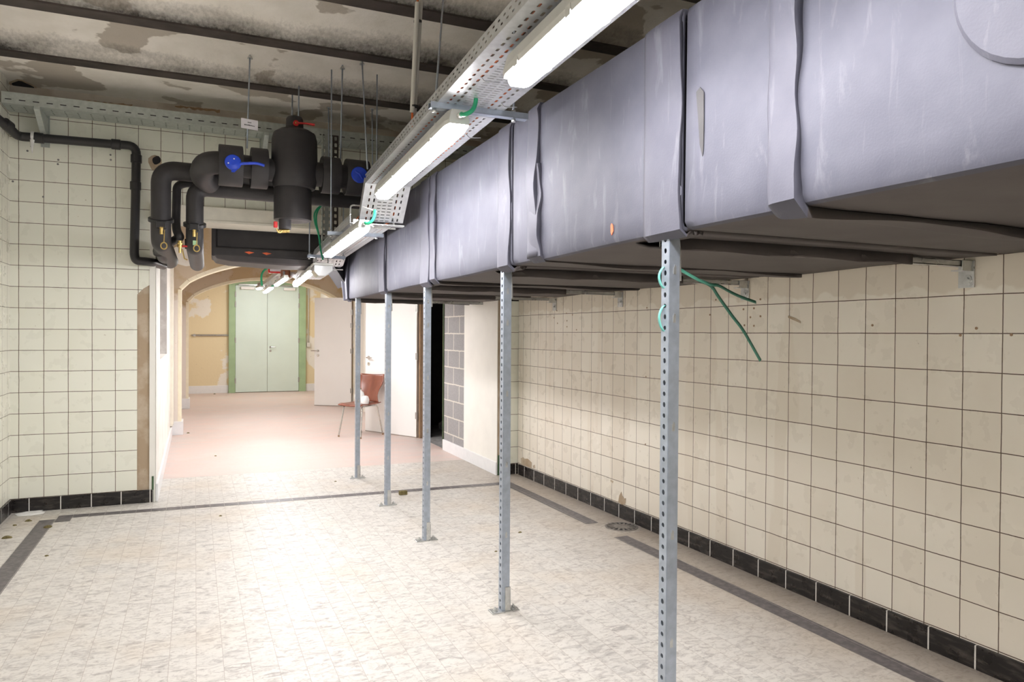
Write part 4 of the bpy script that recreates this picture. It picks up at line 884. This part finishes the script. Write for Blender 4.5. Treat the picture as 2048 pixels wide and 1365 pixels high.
# ------------------------------------------------------------------ straps on the nearest post
st = thing('strap', (1.43, 1.99, 1.5), 'green plastic strap threaded through the nearest post with two loose ends', 'strap')
def ribbon(pts, w, wd, it=3):
    P = smooth_path(pts, it); wd = V(wd).normalized()*w/2; m = MB(); n = len(P)
    m.add([q for p in P for q in (p-wd, p+wd)], [(2*i, 2*i+1, 2*i+3, 2*i+2) for i in range(n-1)], 0, True); return m
for ya, yb in ((530, 582), (608, 668)):
    a = AX(1328, ya, 1.431); e = AX(1328.5, yb, 1.431); m = ribbon([a+V((.012, 0, 0)), a+V((-.008, .0, -.01)), a*.6+e*.4+V((-.016, .008, 0)), a*.3+e*.7+V((-.013, .006, 0)), e+V((-.006, 0, .01)), e+V((.012, 0, 0))], .013, (0, 1, 0)); m.build('strap_loop', 'strapl', st, solid=.0012)
Ys = 1.99
m = ribbon([AY(1356, 537, Ys), AY(1380, 551, Ys-.01), AY(1400, 562, Ys-.02), AY(1424, 572, Ys-.02), AY(1434, 590, Ys-.01), AY(1452, 615, Ys), AY(1466, 635, Ys), AY(1485, 658, Ys+.01), AY(1503, 690, Ys+.02), AY(1521, 722, Ys+.03)], .0125, (.75, .1, .65)); m.build('strap_tail', 'strap', st, solid=.0012)
m = ribbon([AY(1405, 563, Ys-.02), AY(1424, 571, Ys-.03), AY(1436, 570, Ys-.03), AY(1456, 582, Ys-.02), AY(1480, 594, Ys-.01), AY(1512, 605, Ys)], .0115, (.1, .3, 1)); m.build('strap_tail', 'strap', st, solid=.0012)
# ------------------------------------------------------------------ chair with a white jug
F = V((-.78, -.62, 0)).normalized(); S = V((.62, -.78, 0)).normalized(); cc = V((2.075, 9.90, 0))
ch = thing('chair', tuple(cc), 'red-brown plywood chair on steel tube legs in front of the open white doors', 'chair')
def CH(f, s, z): return cc+F*f+S*s+UP*z
sh, dep, wid = .445, .42, .40
m = MB()
def seat(u, v):
    f = -.20+.42*u; s = (v-.5)*wid*(1+.06*math.sin(math.pi*u)); z = sh+.012*(2*v-1)**2+(-.012*math.sin(u*3.1))-.02*max(0, (u-.85)/.15)**2
    return CH(f, s, z)
m.grid(seat, 12, 10); m.build('seat', 'chairwood', ch, solid=.012)
m = MB()
def back(u, v):
    z = sh+.01+u*.375; w = wid*(1.0-.20*math.sin(math.pi*min(1, u*1.5))*(1 if u < .66 else 0)+.04*u); s = (v-.5)*w
    f = -.19-.02*math.sin(u*2)-.10*u**1.4+.05*(2*v-1)**2
    return CH(f, s, z+.012*(2*v-1)**2*(1 if u > .9 else 0))
m.grid(back, 14, 12); m.build('backrest', 'chairwood', ch, solid=.012)
for sg in (-1, 1):
    m = MB(); m.tube(bend([CH(.15, sg*.15, sh-.03), CH(-.17, sg*.15, sh-.03)], .01, 2), .010, 10); m.build('side_rail', 'chrome', ch)
    for f0, f1, nm in ((.15, .215, 'leg'), (-.17, -.255, 'leg')):
        m = MB(); m.tube(bend([CH(f0*.7, sg*.15, sh-.028), CH(f0, sg*.155, sh-.03), CH(f1, sg*.19, .012)], .045, 6), .0105, 10); lg = m.build(nm, 'chrome', ch)
        m = MB(); m.tube([CH(f1, sg*.19, 0), CH(f1, sg*.19, .022)], .0125, 10); m.sub('foot_cap', 'wood', lg, ch)
m = MB(); m.tube([CH(.10, -.15, sh-.032), CH(.10, .15, sh-.032)], .009, 8); m.tube([CH(-.10, -.15, sh-.032), CH(-.10, .15, sh-.032)], .009, 8); m.build('cross_rail', 'chrome', ch)
jg = thing('jug', tuple(CH(.02, .03, sh)), 'white plastic jug with brown cap standing on the chair seat', 'jug'); c = CH(.04, .02, sh-.004)
m = MB(); m.lathe([(.060, 0), (.066, .012), (.066, .13), (.055, .165), (.026, .185), (.026, .20)], c, n=24); m.build('body', 'white', jg)
MB().cyl(c+UP*.20, c+UP*.222, .026, 16).build('cap', 'wood', jg)
m = MB(); m.lathe([(.03, 0), (.052, .01), (.055, .07), (.04, .11), (.01, .12)], c+S*.10, n=20); m.build('side_bulge', 'white', jg)
q = c-S*.0+F*.066; m = MB(); m.obox(q+UP*.03-S*.02, S*.035, F*.002, UP*.014); m.build('green_label', 'cablegreen', jg)
# ------------------------------------------------------------------ floor drain, debris, rubble bag
dc = AZ(1243, 1055, 0); fd = thing('floor_drain', tuple(dc), 'round cast iron floor drain set in a worn patch beside the black skirting', 'drain')
m = MB(); m.lathe([(.155, 0), (.150, .0018), (.118, .0022)], dc, n=9); m.build('mortar_bed', 'mortar', fd)
m = MB(); m.lathe([(.122, .002), (.122, .005), (.108, .007), (.106, .003)], dc, n=36, caps=False); m.build('rim', 'cast', fd)
m = MB(); m.lathe([(.060, .004), (.058, .008), (.02, .009)], dc, n=30)
for k in range(16):
    a = k*math.pi/8; d = V((math.cos(a), math.sin(a), 0)); s = V((-d.y, d.x, 0)); m.obox(dc+d*.055-s*.007+UP*.004, d*.055, s*.014, UP*.004)
m.build('grate', 'cast', fd)
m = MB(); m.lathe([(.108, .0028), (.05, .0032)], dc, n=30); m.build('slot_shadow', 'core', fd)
def crumb(x, y, r, mat, label, cat, flat=.5, grp=None, name='debris_crumb'):
    p = AZ(x, y, 0); m = MB(); rr = random.Random(x*y); n = 9
    prof = [[(1+rr.uniform(-.3, .3)) for _ in range(n)] for _ in range(3)]
    for lv, (f, z) in enumerate(((1, 0), (.85, .55), (.35, 1))): m.v += [p+V((math.cos(k*2*math.pi/n)*r*f*prof[lv][k], math.sin(k*2*math.pi/n)*r*.7*f*prof[lv][k], z*r*flat)) for k in range(n)]
    for lv in range(2):
        for k in range(n): m.f.append([lv*n+k, lv*n+(k+1) % n, lv*n+n+(k+1) % n, lv*n+n+k]); m.mi.append(0); m.sm.append(False)
    m.f += [list(range(n))[::-1], list(range(2*n, 3*n))]; m.mi += [0, 0]; m.sm += [False]*2
    return tag(m.build(name, mat), label, cat, grp)
q = AZ(806, 990, 0); m = MB(); m.box((q.x-.035, q.y-.02, 0), (q.x+.035, q.y+.02, .035)); o = m.build('wood_offcut', 'moss', bevel=.004); tag(o, 'small yellowish block lying on the floor left of the third post', 'block')
crumb(60, 1027, .10, 'crumb', 'flat heap of white plaster crumbs below the black skirting', 'debris', .10, name='plaster_heap')
for x, y, r, l in ((96, 1056, .028, 'brown leaf crumb lying on the dark floor strip at the left'), (57, 1043, .022, 'brown leaf crumb between the white heap and the dark strip'), (14, 1077, .026, 'brown leaf crumb at the left edge of the photo'), (93, 1113, .012, 'tiny brown leaf crumb right of the dark floor strip'), (29, 1052, .014, 'tiny brown crumb left of the dark strip, near the skirting')):
    crumb(x, y, r, 'moss', l, 'debris', .6, 'leaf crumbs on the floor')
for x, y, r, l in ((441, 1033, .012, 'dark speck of grit below the floor band, near its left half'), (671, 964, .011, 'speck of grit beside the farthest post'), (1040, 1066, .014, 'dark speck of grit right of the second post'), (431, 913, .014, 'speck of grit on the pink floor'), (992, 1104, .010, 'speck of grit left of the second post'), (376, 867, .02, 'dark chip near the white pier skirting'), (429, 789, .025, 'dark chip on the pink floor at the far wall')):
    crumb(x, y, r, 'moss', l, 'debris', .6, 'specks of grit on the floor')
q = AZ(877, 868, 0)+V((.25, .15, 0)); m = MB(); m.lathe([(.17, 0), (.20, .05), (.18, .13), (.13, .19), (.05, .24)], q, n=11); o = m.build('rubble_bag', 'rubble', smooth=True); o.modifiers.new('s', 'SUBSURF').levels = 2
tx = bpy.data.textures.new('lump', 'CLOUDS'); tx.noise_scale = .12; dm = o.modifiers.new('d', 'DISPLACE'); dm.texture = tx; dm.strength = .12; o.modifiers['s'].render_levels = 3; tag(o, 'crumpled grey rubble bag on the floor inside the dark doorway', 'bag')
# ------------------------------------------------------------------ small fixtures of the corridor
q = AY(549, 537, 9.6); t = thing('control_panel', tuple(q), 'small red-rimmed white panel above the far cable tray', 'panel')
m = MB(); m.box((q.x-.075, 9.6, q.z-.06), (q.x+.085, 9.64, q.z+.085)); m.build('rim', 'red', t, bevel=.008); m = MB(); m.box((q.x-.055, 9.592, q.z-.04), (q.x+.075, 9.602, q.z+.08)); m.build('panel_face', 'paper', t)
m = MB(); m.box((q.x-.02, 9.61, q.z+.08), (q.x+.02, 9.63, CZ)); m.build('hanger_strip', 'zinc', t)
q = AY(571, 536, 9.3); m = MB()
pr = []
for k in range(24): pr.append((.055 if k % 2 else .064, -.12+k*.03))
m.lathe(pr, q, n=18); tag(m.build('flexible_hose', 'hose'), 'rust-brown ribbed hose rising beside the far cable tray', 'hose')
pts = [AY(524, 572, 10.5), AY(522, 553, 10.5), AY(527, 541, 10.5), AY(540, 534, 10.5), AY(552, 530, 10.5)]
tag(MB().tube(smooth_path(pts, 2), .014, 8).build('cable', 'cablegreen'), 'dark green cable arching up from the far tray to the panel', 'cable')
q = AY(617, 690, YD-.03); t = thing('switch_box', tuple(q), 'grey switch box on a vertical conduit right of the green door', 'switch')
m = MB(); m.box((q.x-.04, YD-.07, q.z-.05), (q.x+.04, YD-.001, q.z+.05)); m.build('box', 'pvc', t, bevel=.006); MB().tube([q+UP*.05, V((q.x, q.y, 2.7))], .012, 8).build('conduit', 'pvc', t)
t = thing('wall_conduit', (.3, YD-.02, 1.34), 'grey horizontal conduit across the yellow end wall', 'conduit'); a = AY(383, 671, YD-.02); e = AY(457, 671, YD-.02); MB().tube([a, e], .02, 10).build('tube', 'hinge', t); MB().lathe([(.03, -.02), (.03, .02)], AY(389, 671, YD-.02), (0, 1, 0), 14).build('junction', 'hinge', t)
# ------------------------------------------------------------------ world and look
w = bpy.data.worlds.new('world'); sc.world = w; w.use_nodes = True; w.node_tree.nodes['Background'].inputs[0].default_value = (.9, .95, 1, 1); w.node_tree.nodes['Background'].inputs[1].default_value = .0
vs_ = sc.view_settings; vs_.view_transform = 'Standard'; vs_.look = 'None'; vs_.gamma = 1; vs_.use_curve_mapping = False; vs_.exposure = 0.0
sc.cycles.use_denoising = True; sc.cycles.max_bounces = 8; sc.cycles.diffuse_bounces = 5; sc.cycles.use_adaptive_sampling = True; sc.cycles.adaptive_threshold = .04; sc.cycles.sample_clamp_indirect = 8
